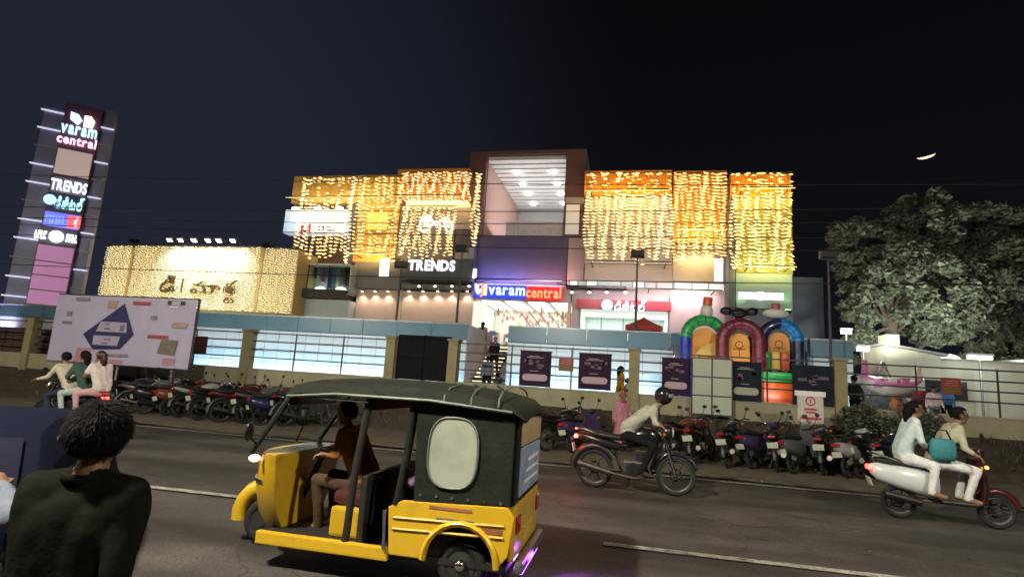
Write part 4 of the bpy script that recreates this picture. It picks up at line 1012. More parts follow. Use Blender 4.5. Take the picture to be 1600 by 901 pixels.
e2 = arch(1118, 1197, 496, r_+.02, [(0, 14, mr)], mr, mr, YI)
e3 = arch(1181, 1257, 497, r_, [(0, 7, nv), (7, 14, bp2)], nv, nv, YI+.35)
for (e_, m_, y) in ((e1, og, YI+.5), (e2, og, YI+.25), (e3, og, YI+.5)):
    d_ = door(e_[0]+.02, e_[1]-.02, e_[2]-.05, e_[2]-.75, m_, y)
    if e_ is e1: continue
    cx_, zz_ = (e_[0]+e_[1])/2, e_[2]-.25       # a plain dark ring-and-cross motif printed on the door
    part(MB().torus((cx_, y-.012, zz_+.14), (0,1,0), .12, .012, 16, 4).box(cx_-.2, y-.02, zz_-.02, cx_+.2, y-.004, zz_+.005).box(cx_-.012, y-.02, zz_-.3, cx_+.012, y-.004, zz_-.03), 'printed_motif', mat('brown_print', (.2, .1, .02), .6), d_, world=True)
part(MB().prism([(e1[0]+.12, e1[2]-.62), (e1[1]-.05, e1[2]-.66), (e1[1]-.05, e1[2]-.12), (e1[0]+.35, e1[2]-.3)], 'y', YI+.40, YI+.49), 'yellow_flap', yl, inf, bevel=.02, world=True)
for e_, cols, y in ((e1, (rd, bp1, mr), YI+.45), (e2, (og, nv, rd), YI+.2)):
    w_ = (e_[1]-e_[0])/3
    for k in range(3): part(MB().box(e_[0]+w_*k+.01, y, 1.04, e_[0]+w_*(k+1)-.01, y+.3, e_[2]-.8), 'bolster', cols[k], inf, 50, .08, world=True)
xa, xb, z0, z1 = rect(1191, 549, 1235, 579, YI+.1)
for k, m_ in enumerate((gp, yl, rd)): part(MB().box(xa+(xb-xa)*k/3+.01, YI+.1, z0, xa+(xb-xa)*(k+1)/3-.01, YI+.4, z1), 'bolster', m_, inf, 50, .08, world=True)
xa, xb, z0, z1 = rect(1190, 581, 1236, 597, YI-.3); part(MB().box(xa, YI-.55, z0, xb, YI+.05, z1), 'step_block', gp, inf, 50, .07, world=True)
part(MB().box(xa, YI-.6, 1.04, xb, YI+.05, z0-.01), 'step_block', rd, inf, 50, .07, world=True)
part(MB().box(e1[0]-.6, YI+.7, 1.04, e3[1]+.6, YI+.9, e2[2]-.2), 'back_wall', nv, inf, 50, .05, world=True)
# plain knobs on the arch tops
p = W(1104, 487, YI+.35); part(MB().ell((p.x, p.y, p.z+.02), (.22, .2, .26), 14, 8), 'top_knob', wv_, inf, 60, world=True)
part(MB().cyl((p.x+.02, p.y, p.z+.22), (p.x+.05, p.y, p.z+.52), .17, .16, 14), 'knob_cap', rd, inf, 50, .03, world=True)
p = W(1155, 489, YI); part(MB().ell((p.x, p.y, p.z), (.3, .18, .16), 14, 8).ell((p.x-.42, p.y, p.z+.06), (.22, .13, .15), 12, 6).ell((p.x+.42, p.y, p.z+.06), (.22, .13, .15), 12, 6), 'top_knob', bkv, inf, 60, world=True)
p = W(1212, 490, YI+.35); part(MB().ell((p.x, p.y, p.z), (.44, .22, .18), 14, 8), 'top_knob', wv_, inf, 60, world=True)
part(MB().cyl((p.x, p.y, p.z+.12), (p.x, p.y, p.z+.36), .16, .14, 14), 'knob_cap', mat('dull_red_vinyl', (.35, .09, .11), .4), inf, 50, .03, world=True)
lamp('inflatable_light', 'AREA', (p0.x, YI-1.1, 1.9), 22, (1, .95, .85), aim=(p0.x, YI+.5, 2.9), size=2.5, size_y=.2)

# ================================================================== LAMP POSTS, ROOF FLOODS, CABLES
black = mat('black_metal', (.012,)*3)
def lamp_post(px, pyh, Y, zb_, label, small=False):
    p = W(px, pyh, Y); t = thing('lamp_post', label, 'lamp post', (p.x, Y, zb_), group='unlit black lamp posts')
    part(MB().cyl((p.x, Y, zb_), (p.x, Y, p.z), .055, .035), 'pole', mat('post_grey', (.055, .055, .06), .5, .3), t, 40, world=True)
    part(MB().box(p.x-.26, Y-.2, p.z, p.x+.26, Y+.16, p.z+.26), 'lamp_head', black, t, bevel=.03, world=True)
    part(MB().box(p.x-.28, Y-.08, p.z-.03, p.x+.28, Y+.05, p.z), 'bracket', black, t, world=True)
lamp_post(722, 393, YP+.5, ZP, 'thin unlit lamp post beside the last letter of TRENDS')
lamp_post(996, 402, YP+.5, ZP, 'thin unlit lamp post in front of the red-fascia shop')
lamp_post(1294, 404, 20.2, 1.02, 'unlit lamp post between the corner block and the big tree')
lamp_post(627, 418, YP+.5, ZP, 'thin unlit lamp post left of the first letter of TRENDS')
for k, (q_, y_) in enumerate(((205, 378), (415, 386))):
    p = W(q_, y_, YY-.3); t = thing('roof_flood', ('unlit black floodlight at the left fold of the draped hall roof', 'unlit black floodlight at the right fold of the draped hall roof')[k], 'floodlight', (p.x, YY, zt), group='unlit floodlights on the hall roof')
    part(MB().box(p.x-.3, YY-.25, p.z, p.x+.3, YY+.1, p.z+.3), 'lamp_body', black, t, bevel=.03, world=True)
    part(MB().cyl((p.x, YY, p.z-.35), (p.x, YY, p.z), .05), 'stem', black, t, world=True)
cab = mat('black_cable', (.008, .008, .01), .6, var=0)
for k, (pl, yl_, pr2, yr_, Y) in enumerate(((-200, 322, 1750, 330, 15.0), (-200, 338, 1750, 352, 15.2), (-200, 346, 1750, 381, 14.6), (-200, 362, 1750, 402, 14.8), (-200, 408, 1750, 455, 15.4), (-200, 270, 1750, 296, 15.6))):
    A_, B_ = W(pl, yl_, Y), W(pr2, yr_, Y); n_ = 24; sag = .25
    pts = [tuple(A_.lerp(B_, i/n_)+Vector((0, 0, -sag*4*(i/n_)*(1-i/n_)+sag*.6))) for i in range(n_+1)]
    solo(MB().tube(pts, .013, 5), 'overhead_cable', cab, ('second highest', 'third highest', 'fourth highest', 'second lowest', 'lowest', 'highest')[k]+' of the six thin black cables strung over the road shoulder', 'cable', 'overhead cables')

# ================================================================== MOON
d = ray(1447, 243).normalized(); mc = CAM+d*1400; rm_ = 15
U_ = d.cross(Vector((0,0,1))).normalized(); V_ = U_.cross(d).normalized()
U2 = U_*math.cos(.13)+V_*math.sin(.13); V2 = V_*math.cos(.13)-U_*math.sin(.13)
pts = [(-math.cos(math.pi*k/16), -math.sin(math.pi*k/16)*.42) for k in range(17)]+[(math.cos(math.pi*k/16), -math.sin(math.pi*k/16)*.12) for k in range(1, 16)]
vs_ = [tuple(mc+rm_*(q_[0]*U2+q_[1]*V2)) for q_ in pts]+[tuple(mc+d*3+rm_*(q_[0]*U2+q_[1]*V2)) for q_ in pts]
n_ = len(pts); mb = MB().add(vs_, [tuple(range(n_)), tuple(range(2*n_-1, n_-1, -1))]+[(i, n_+i, n_+(i+1) % n_, (i+1) % n_) for i in range(n_)])
o = part(mb, 'moon', glow('moon_light', (1, .84, .60), 1.3)); tag(o, 'thin crescent moon in the dark sky', 'moon', kind='structure')

# ================================================================== RIGHT-HAND YARD: white wall, shed, stalls
YW2 = 27.0
cream = mat('cream_plaster', (.55, .52, .44), .75, var=.1, scale=1.5, bump=.1)
a, b, z0, z1 = rect(1440, 568, 1700, 628, YW2)
t = thing('yard_wall', 'long cream wall at the back of the yard under the big tree', 'wall', ((a+b)/2, YW2, 1.02))
part(MB().box(a, YW2, 1.02, b+12, YW2+.25, z1), 'wall_body', cream, t, world=True)
part(MB().box(a-.05, YW2-.04, z1, b+12, YW2+.3, z1+.1), 'coping', mat('coping', (.36,)*3), t, world=True)
a, b, z0, z1 = rect(1384, 541, 1470, 575, YW2-.6)
t = thing('yard_shed', 'cream flat-topped shed with a chimney block behind the pink boat ride', 'shed', ((a+b)/2, YW2, 1.02))
sl_ = [(a, 1.02), (b, 1.02), (b, z1-.35), (a, z1)]
part(MB().prism(sl_, 'y', YW2-.6, YW2+2), 'wall_body', cream, t, world=True)
part(MB().prism([(a-.1, z1+.005), (b+.2, z1-.36), (b+.2, z1-.27), (a-.1, z1+.1)], 'y', YW2-.8, YW2+2.2), 'roof_slab', lgrey, t, world=True)
c0 = W(1384, 522, YW2-.2); c1 = W(1406, 541, YW2-.2)
part(MB().box(c0.x, YW2-.2, z1-.1, c1.x, YW2+.6, c0.z), 'chimney', cream, t, world=True)
for k in range(3): part(MB().box(a+.5+k*.9, YW2-.63, 2.2, a+1.1+k*.9, YW2-.6, 2.95), 'window', mat('dark_window', (.03, .03, .035), .2), t, world=True)
def vault(px, Y, label, mm):
    a, b, z0, z1 = rect(*px, Y); n_ = 10; c_ = (a+b)/2; rx = (b-a)/2
    t = thing('vaulted_stall', label, 'stall', (c_, Y, 1.02), group='arched pale stall covers behind the yard wall')
    pts = [(c_-rx*math.cos(math.pi*k/n_), z0+(z1-z0)*math.sin(math.pi*k/n_)) for k in range(n_+1)]
    for k in range(n_):
        p_, q_ = pts[k], pts[k+1]
        part(MB().prism([p_, q_, (q_[0]*.995+c_*.005, q_[1]-.04), (p_[0]*.995+c_*.005, p_[1]-.04)], 'y', Y, Y+2.2), 'cover_panel', mm, t, world=True)
    part(MB().prism(pts, 'y', Y+2.2, Y+2.25), 'end_panel', mm, t, world=True)
    for s_ in (a+.06, b-.06):
        for y in (Y+.1, Y+2.1): part(MB().cyl((s_, y, 1.02), (s_, y, z0), .04), 'leg', steel, t, 40, world=True)
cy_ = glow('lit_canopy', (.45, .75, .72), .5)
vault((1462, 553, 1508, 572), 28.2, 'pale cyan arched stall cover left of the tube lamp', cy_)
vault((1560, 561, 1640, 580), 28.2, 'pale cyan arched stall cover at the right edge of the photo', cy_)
def tubelamp(px, Y, label):
    a, b, z0, z1 = rect(*px, Y); t = thing('tube_lamp', label, 'lamp', ((a+b)/2, Y, 1.02), group='lit tube lamps in the yard')
    part(MB().cyl(((a+b)/2, Y+.1, 1.02), ((a+b)/2, Y+.1, z1), .045), 'pole', steel, t, 40, world=True)
    part(MB().box(a, Y, z1-.02, b, Y+.2, z1+.08), 'housing', lgrey, t, bevel=.02, world=True)
    part(MB().box(a+.04, Y+.03, z0, b-.04, Y+.17, z1-.021), 'tube', glow('yard_tube', (.92, 1, .95), 7), t, bevel=.02, world=True)
    return (a+b)/2, z0
x, z = tubelamp((1512, 555, 1554, 561), 26.0, 'long lit tube lamp above the cream yard wall')
lamp('tree_light', 'SPOT', (x-.4, 25.9, z+.55), 1700, (.92, 1, .82), aim=(x-1.0, 30.5, z+4.6), size=.2, spot=120, blend=.6)
lamp('yard_light', 'POINT', (x, 25.0, z-.5), 75, (.85, 1, .9), size=.3)
x, z = tubelamp((1339, 541, 1361, 548), 24.5, 'short lit tube lamp left of the cream shed')
lamp('tree_light', 'SPOT', (x+.1, 24.4, z+.5), 1400, (.92, 1, .80), aim=(x+2.4, 30, z+4.8), size=.2, spot=110, blend=.6)
lamp('yard_light', 'POINT', (x+.2, 23.6, z-.3), 100, (.9, 1, .88), size=.3)
x, z = tubelamp((1314, 515, 1333, 521), 27.0, 'small dim tube lamp on the tallest thin pole of the yard')
# added up-lights, hidden behind shed and wall, that brighten the tree crowns
for (q_, e_) in ((1395, 900), (1530, 1100)):
    p = W(q_, 600, 28.6)
    t = thing('added_tree_flood', 'added ground floodlight aimed up at the tree, %s' % ('behind the cream shed' if q_ < 1450 else 'behind the cream yard wall'), 'floodlight', (p.x, 28.6, 1.02), group='added ground floodlights under the trees')
    part(MB().box(-.25, -.12, .02, .25, .12, .3), 'lamp_body', black, t, bevel=.03)
    part(MB().box(-.22, -.09, .301, .22, .09, .33), 'lens', glow('flood_lens_soft', (.9, 1, .8), 3), t)
    lamp('tree_light', 'SPOT', (p.x, 28.6, 1.5), e_, (.92, 1, .82), aim=(p.x+.6, 30.5, 9.6), size=.25, spot=140, blend=.7)

# pink and cream boat ride
YB2 = 22.6
c = W(1393, 607, YB2); t = thing('boat_ride', 'pink and cream swing boat ride standing in the yard', 'ride', (c.x, YB2, 1.02), 0)
LOC[t.name] = (0, 0, 0)
hw_ = W(1440, 607, YB2).x-c.x; zc = c.z-1.02
rings = []
for k in range(11):
    f = -1+2*k/10; wdt = .55*math.sqrt(max(.02, 1-abs(f)**2.5)); top_ = zc+.12+.30*f*f; bot = zc-.30+.42*abs(f)**2.2
    rings.append([(f*hw_, -wdt, top_), (f*hw_, -wdt*.7, (top_+bot)/2-.05), (f*hw_, 0, bot), (f*hw_, wdt*.7, (top_+bot)/2-.05), (f*hw_, wdt, top_)])
pkv = mat('pink_gloss', (.62, .16, .38), .3, var=.1, coat=.4); cmv = mat('cream_gloss', (.62, .5, .42), .35, var=.1, coat=.3)
part(MB().rings(rings), 'hull', cmv, t, 60)
for sgn in (-1, 1):
    part(MB().tube([(f*hw_, sgn*.56*math.sqrt(max(.02, 1-abs(f)**2.5)), zc+.12+.30*f*f) for f in [-1+.2*k for k in range(11)]], .07), 'gunwale', pkv, t, 60)
for k in range(4): part(MB().box(-hw_*.7+k*hw_*.42, -.42, zc+.0, -hw_*.7+k*hw_*.42+.3, .42, zc+.35), 'bench', (pkv, wv_, pkv, wv_)[k], t, 50, .05)
part(MB().prism([(-hw_*1.0, zc+.38), (-hw_*.78, zc+.45), (-hw_*.80, zc+.95), (-hw_*.95, zc+1.0)], 'y', -.1, .1), 'figurehead', pkv, t, 50, .04)
part(MB().prism([(hw_*1.0, zc+.38), (hw_*.78, zc+.42), (hw_*.84, zc+.85), (hw_*.98, zc+.8)], 'y', -.1, .1), 'figurehead', cmv, t, 50, .04)
part(MB().cyl((.1, 0, 0), (.1, 0, zc-.25), .14, .2), 'pedestal', mat('orange_steel', (.4, .12, .04), .4), t, 40)
part(MB().box(-hw_*.8, -.5, 0, hw_*.8, .5, .05), 'base_plate', steel, t)
for sgn in (-1, 1): part(MB().tube([(sgn*.9, .62, .05), (0, .62, zc+1.0), ], .04), 'leg', steel, t); 
p = W(1387, 612+14, YB2-.9)
t = thing('yellow_ball', 'big yellow ball-shaped seat under the pink boat ride', 'ball', (p.x, YB2-1.2, 1.03)); part(MB().ell((0, 0, .3), (.3, .3, .3), 16, 10), 'ball', yl, t, 60); part(MB().torus((0, 0, .3), (1, .2, 0), .295, .02), 'seam', og, t, 60)
c2 = W(1355, 585, 24.2)
t = thing('grey_cover', 'dull grey tarpaulin hump left of the pink boat ride', 'cover', (c2.x, 24.2, 1.02))
vs_ = []; fs = []
for j in range(9):
    for i in range(9):
        u, v = i/8*2-1, j/8*2-1; vs_.append((u*1.7, v*.9, max(0, 1.9*(1-abs(u)**2.2)*(1-abs(v)**4))*(1+.05*math.sin(7*u+5*v))))
for j in range(8):
    for i in range(8): o = j*9+i; fs.append((o, o+1, o+10, o+9))
part(MB().add(vs_, fs), 'tarpaulin', mat('grey_tarpaulin', (.17, .17, .18), .7, var=.2, bump=.3), t, 60)
part(MB().box(-1.8, -1.0, 0, 1.8, -.94, .05).box(-1.8, .94, 0, 1.8, 1.0, .05), 'ground_bar', steel, t)

# no-parking style placard on a stand among the motorcycles
a, b, z0, z1 = rect(1246, 612, 1287, 660, 16.9)
t = thing('placard', 'white placard with red print on a stand among the parked motorcycles', 'sign', ((a+b)/2, 16.9, .0))
part(MB().box(a, 16.9, z0, b, 16.93, z1), 'board', mat('placard_white', (.55, .50, .48), .5, var=.08), t, bevel=.01, world=True)
part(MB().box(a-.06, 16.89, z1-.12, b+.06, 16.95, z1+.02), 'header_bar', wht, t, bevel=.01, world=True)
prd = mat('placard_red_print', (.42, .05, .07), .5, var=.2); cx_ = (a+b)/2; hh = z1-z0
part(MB().torus((cx_, 16.894, z0+hh*.70), (0,1,0), .11, .018, 18, 5).box(cx_-.015, 16.888, z0+hh*.62, cx_+.015, 16.896, z0+hh*.78), 'printed_mark', prd, t, world=True)
part(MB().box(cx_-.16, 16.893, z0+hh*.40, cx_+.16, 16.899, z0+hh*.47).box(cx_-.12, 16.893, z0+hh*.30, cx_+.12, 16.899, z0+hh*.36).box(a+.06, 16.893, z0+hh*.10, b-.06, 16.899, z0+hh*.18), 'printed_line', prd, t, world=True)
for s_ in (a+.08, b-.08): part(MB().cyl((s_, 16.96, 0), (s_, 16.96, z1-.1), .02), 'leg', steel, t, world=True)

# ================================================================== FOLIAGE
leafm = []
for n_, c_ in (('leaf_mid', (.088, .098, .068)), ('leaf_light', (.105, .115, .08)), ('leaf_dark', (.068, .078, .055))): 
    leafm.append(mat(n_, c_, .55, var=.25, scale=2))
bark = mat('bark', (.075, .06, .045), .9, var=.3, scale=6, bump=.6)
def leafcloud(mb, clumps, n, size, q):
    for _ in range(n):
        c_, rr_ = q.choice(clumps)
        v = Vector((q.gauss(0, 1), q.gauss(0, 1), q.gauss(0, 1))); v.normalize(); v *= rr_*(q.random()**.45)
        v.z *= .8; p_ = Vector(c_)+v
        a1 = Vector((q.gauss(0, 1), q.gauss(0, 1), q.gauss(0, .6))).normalized(); a2 = a1.cross(Vector((q.gauss(0, 1), q.gauss(0, 1), q.gauss(0, 1)))).normalized()
        s_ = size*q.uniform(.6, 1.3); m_ = q.choice((0, 0, 1, 2))
        mb.add([tuple(p_-a1*s_), tuple(p_+a2*s_*.42+a1*s_*.1), tuple(p_+a1*s_), tuple(p_-a2*s_*.42+a1*s_*.1)], [(0, 1, 2, 3)], m_)
def tree(label, base, lobes, trunk_h, n, seed, size=.24, name='broadleaf_tree'):
    q = random.Random(seed); t = thing(name, label, 'tree', base); LOC[t.name] = (0, 0, 0)
    bx, by, bz = base; cen = Vector((sum(l[0] for l in lobes)/len(lobes), sum(l[1] for l in lobes)/len(lobes), 0))
    tp = [(0, 0, -.1), (.12, .05, trunk_h*.4), (.05+(cen.x-bx)*.15, 0, trunk_h*.8), ((cen.x-bx)*.3, (cen.y-by)*.3, trunk_h*1.2)]
    part(MB().tube(tp, [.42, .33, .28, .2], 10), 'trunk', bark, t, 60)
    clumps = []
    for (lx, ly, lz, lr) in lobes:
        l = Vector((lx-bx, ly-by, lz-bz)); j_ = Vector(tp[2]).lerp(Vector(tp[3]), q.random())
        mid = j_.lerp(l, .5)+Vector((q.uniform(-.3, .3), q.uniform(-.3, .3), q.uniform(0, .5)))
        part(MB().tube([tuple(j_), tuple(mid), tuple(l)], [.13, .08, .03], 6), 'limb', bark, t, 60)
        for _ in range(11):
            v = Vector((q.gauss(0, 1), q.gauss(0, 1), q.gauss(0, 1))).normalized()*lr*q.uniform(.45, 1.0); v.z *= .85
            clumps.append((tuple(l+v), lr*q.uniform(.22, .42)))
    mb = MB(); leafcloud(mb, clumps, n, size, q)
    cr2 = part(mb, 'crown', leafm, t); cr2['kind'] = 'stuff'
    return t
YT_ = 31.0
def lob(px, py, r, Y=YT_): p = W(px, py, Y); return (p.x, p.y, p.z, r)
p = W(1372, 585, YT_)
tree('big spreading olive-green tree right of the corner block', (p.x+.6, YT_, 1.0), [lob(1345, 385, 1.5), lob(1400, 365, 1.8, 32), lob(1440, 340, 1.5), lob(1365, 440, 1.5, 30), lob(1335, 490, 1.0, 30), lob(1420, 420, 2.0, 30), lob(1480, 390, 2.0), lob(1470, 460, 2.0, 30.5), lob(1400, 500, 1.3, 31.5), lob(1330, 440, .9), lob(1478, 330, .8), lob(1450, 510, 1.2), lob(1318, 402, .8), lob(1345, 540, 1.0, 30), lob(1325, 360, .9)], 5.2, 34000, 5, .165)
p = W(1560, 585, 32.5)
tree('second large tree crown filling the right edge beyond the yard wall', (p.x, 32.5, 1.0), [lob(1520, 370, 1.9, 32), lob(1575, 380, 2.0, 33), lob(1530, 440, 2.1, 32), lob(1590, 450, 2.1, 33), lob(1520, 500, 1.6, 32), lob(1580, 515, 1.7, 33), lob(1650, 430, 2.4, 33), lob(1550, 345, 1.2, 33), lob(1640, 520, 1.8, 33), lob(1590, 365, 1.6, 33), lob(1520, 540, 1.3, 31.5), lob(1600, 560, 1.2, 32)], 5.0, 32000, 6, .165)
# low hedge in front of the wall at the right
q = random.Random(9); a, b = W(1322, 650, 18.3).x, W(1475, 650, 18.3).x
t = thing('hedge', 'low dark hedge growing against the wall behind the last motorcycles', 'hedge', ((a+b)/2, 18.2, .7)); LOC[t.name] = (0, 0, 0)
cl2 = [((q.uniform(-(b-a)/2, (b-a)/2), q.uniform(-.3, .25), q.uniform(.2, .95)), q.uniform(.15, .3)) for _ in range(70)]
mb = MB(); leafcloud(mb, cl2, 6000, .06, q); cr2 = part(mb, 'foliage', leafm, t); cr2['kind'] = 'stuff'
for k in range(7): part(MB().tube([(-(b-a)/2+(b-a)*(k+.5)/7, 0, -.3), (-(b-a)/2+(b-a)*(k+.5)/7+.1, 0, .6)], .025, 5), 'stem', bark, t)
# rough weeds on the bank
mb = MB(); q = random.Random(13)
for _ in range(5200):
    x = q.uniform(-22, 12); y = q.uniform(17.4, 18.8)
    if math.sin(x*1.3)+math.sin(x*3.1+1) < -.1: continue
    z = ((y-17.3)/1.62)**.8*1.06; h = q.uniform(.06, .26); an = q.uniform(0, 6.28); dx, dy = .02*math.cos(an), .02*math.sin(an); lx, ly = q.uniform(-.1, .1), q.uniform(-.12, .03)
    mb.add([(x-dx, y-dy, z-.02), (x+dx, y+dy, z-.02), (x+lx, y+ly, z+h)], [(0, 1, 2)], q.choice((0, 2)))
o = part(mb, 'weeds', leafm); tag(o, 'rough weeds on the earth bank below the wall', 'weeds', kind='stuff')
# ================================================================== PEOPLE (one continuous body each; hair, helmets and scarves are children)
SKIN = mat('brown_skin', (.22, .11, .065), .55, var=.1, scale=9); EYE = mat('eye_dark', (.01, .008, .008), .2, var=0); LIP = mat('lip', (.20, .06, .05), .5, var=0)
HAIR = mat('black_hair', (.006, .005, .005), .75, var=.3, scale=40, stretch=(1, 1, .1), spec=.12); SHOE = mat('dark_shoe', (.03, .022, .018), .5, var=.2); SANDAL = mat('tan_sandal', (.25, .15, .08), .6)
V = Vector
def cloth(n_, c): return mat('cloth_'+n_, c, .9, var=.2, scale=14, bump=.3, spec=.06)
def cap_mesh(mb, p0, p1, r0_, r1_, n=14):
    p0, p1 = V(p0), V(p1); d = p1-p0
    if d.length < 1e-5: d = V((0, 0, .001))
    d.normalize(); rs = []
    for k in (1, 2, 3): a = math.pi/2*(1-k/3.0); rs.append(mb.ringpts(p0-d*r0_*math.sin(a), d, max(r0_*math.cos(a), r0_*.06), n))
    for k in (3, 2, 1): a = math.pi/2*(1-k/3.0); rs.append(mb.ringpts(p1+d*r1_*math.sin(a), d, max(r1_*math.cos(a), r1_*.06), n))
    mb.rings(rs)
def figure(root, J, mats, long_sleeve=True, skirt=None, face=(1, 0, 0), voxel=.02, bulk=0.0, hands=(None, None), build=1.0):
    """mats: skin, top, bottom, shoe.  J: joints.  Returns the single body mesh."""
    caps = []
    def c(a, b, r0_, r1_, m): caps.append((V(a), V(b), r0_*build, r1_*build, m))
    lat = (V(J['shL'])-V(J['shR'])).normalized(); fc = V(face).normalized(); up = V((0, 0, 1))
    pel, ch, nk, hd = V(J['pelvis']), V(J['chest']), V(J['neck']), V(J['head'])
    for s in (-1, 1): c(pel+lat*s*.07+up*.04, ch+lat*s*.08, .105+bulk, .112+bulk, 1)
    for s in 'LR': c(V(J['sh'+s]).lerp(ch, .12)-up*.03, pel+lat*(.085 if s == 'L' else -.085)+up*.1, .080+bulk, .098+bulk, 1)
    c(ch.lerp(nk, .2), pel+up*.1, .11+bulk, .10+bulk, 1)
    c(J['shL'], J['shR'], .060+bulk*.5, .060+bulk*.5, 1)
    for s in 'LR': c(nk-up*.03, nk.lerp(V(J['sh'+s]), .8), .052, .056, 1)
    c(ch, nk-up*.05, .11, .06, 1); c(nk-up*.03, hd-up*.07, .056, .05, 0)
    for s in 'LR':
        sh, el, wr = V(J['sh'+s]), V(J['el'+s]), V(J['wr'+s]); d = (wr-el).normalized()
        if long_sleeve: c(sh, el, .058+bulk*.4, .047+bulk*.3, 1); c(el, wr-d*.02, .045+bulk*.3, .036, 1); c(wr-d*.01, wr+d*.06, .027, .030, 0)
        else: mid = sh.lerp(el, .6); c(sh, mid, .06+bulk*.4, .056, 1); c(mid, el, .043, .039, 0); c(el, wr, .039, .027, 0); c(wr, wr+d*.06, .026, .03, 0)
        hp, kn, an, to = V(J['hip'+s]), V(J['kn'+s]), V(J['an'+s]), V(J['to'+s])
        c(hp, kn, .092, .064, 2); c(kn, an, .060, .046, 2); c(an-up*.01, to, .042, .036, 3)
    c(J['hipL'], J['hipR'], .108, .108, 2)
    if skirt:
        for s in (-1, 1): c(pel+lat*s*.06, V(skirt)+lat*s*.10, .13, .17, 2)
    c(hd+up*.016-fc*.026, hd+up*.020+fc*.012, .082, .080, 0)
    c(hd+fc*.010-up*.03, hd+fc*.042-up*.082, .062, .042, 0)
    c(hd+fc*.084-up*.000, hd+fc*.104-up*.032, .011, .016, 0)
    sd_ = fc.cross(up).normalized()
    for s in (-1, 1): c(hd+sd_*s*.080-up*.0-fc*.008, hd+sd_*s*.082-up*.042-fc*.008, .015, .012, 0)
    mb = MB()
    for a, b, r0_, r1_, m in caps: cap_mesh(mb, a, b, r0_, r1_)
    tmp = bpy.data.objects.new('tmp', mb.mesh('tmp', [])); COL.objects.link(tmp)
    md = tmp.modifiers.new('r', 'REMESH'); md.mode = 'VOXEL'; md.voxel_size = voxel
    ms = tmp.modifiers.new('s', 'SMOOTH'); ms.factor = .5; ms.iterations = 3
    dg = bpy.context.evaluated_depsgraph_get(); dg.update()
    me = bpy.data.meshes.new_from_object(tmp.evaluated_get(dg)); bpy.data.objects.remove(tmp)
    nf = len(me.polygons); cen = np.empty(nf*3); me.polygons.foreach_get('center', cen); cen = cen.reshape(-1, 3)
    best = np.full(nf, 9e9); lab = np.zeros(nf, int)
    for a, b, r0_, r1_, m in caps:
        a_, b_ = np.array(a), np.array(b); ab = b_-a_; t_ = np.clip(((cen-a_)@ab)/max(1e-9, ab@ab), 0, 1)
        dd = np.linalg.norm(cen-(a_+t_[:, None]*ab), axis=1)-(r0_+(r1_-r0_)*t_)
        k = dd < best; best[k] = dd[k]; lab[k] = m
    fsz = [tuple(p_.vertices) for p_ in me.polygons]; clothv = np.zeros(len(me.vertices), bool)
    for f_, l_ in zip(fsz, lab):
        if l_ in (1, 2): clothv[list(f_)] = True
    from mathutils import noise as NZ
    vs_ = []
    for v in me.vertices:                                # creases in the cloth
        if clothv[v.index]:
            p_ = v.co; k_ = NZ.noise((p_.x*9, p_.y*9, p_.z*5))*.005+NZ.noise((p_.x*24, p_.y*24, p_.z*11+9))*.0035
            p_ = p_+v.normal*k_; vs_.append(tuple(p_))
        else: vs_.append(tuple(v.co))
    fs = fsz
    out = MB(); out.v = vs_; out.f = fs; out.m = [int(q_) for q_ in lab]
    for i, s in enumerate('LR'):                      # five fingers on each hand
        el, wr = V(J['el'+s]), V(J['wr'+s]); d = (wr-el).normalized(); h = hands[i]
        curl = V(h[0]) if h else V((0, 0, -1))*.3-fc*.2
        side = V(h[1]).normalized() if h else fc
        b0 = wr+d*.07
        for k in range(4):
            ln_ = (.9, 1.0, .95, .75)[k]; p0_ = b0+side*(.024-.016*k)
            out.tube([tuple(p0_-d*.02), tuple(p0_+d*.03*ln_+curl*.006), tuple(p0_+d*.05*ln_+curl*.024), tuple(p0_+d*.055*ln_+curl*.048)], [.0095, .009, .008, .006], 6, 0)
        out.tube([tuple(wr+d*.02+side*.025), tuple(wr+d*.05+side*.048+curl*.01), tuple(wr+d*.075+side*.045+curl*.035)], [.011, .01, .007], 6, 0)
    for s in (-1, 1): out.ell(tuple(hd+fc*.083+sd_*s*.031+up*.012), (.013, .013, .008), 8, 6, 4)
    out.ell(tuple(hd+fc*.084-up*.064), (.014, .014, .006), 8, 6, 5)
    return part(out, 'body', list(mats)+[EYE, LIP], root, 60)
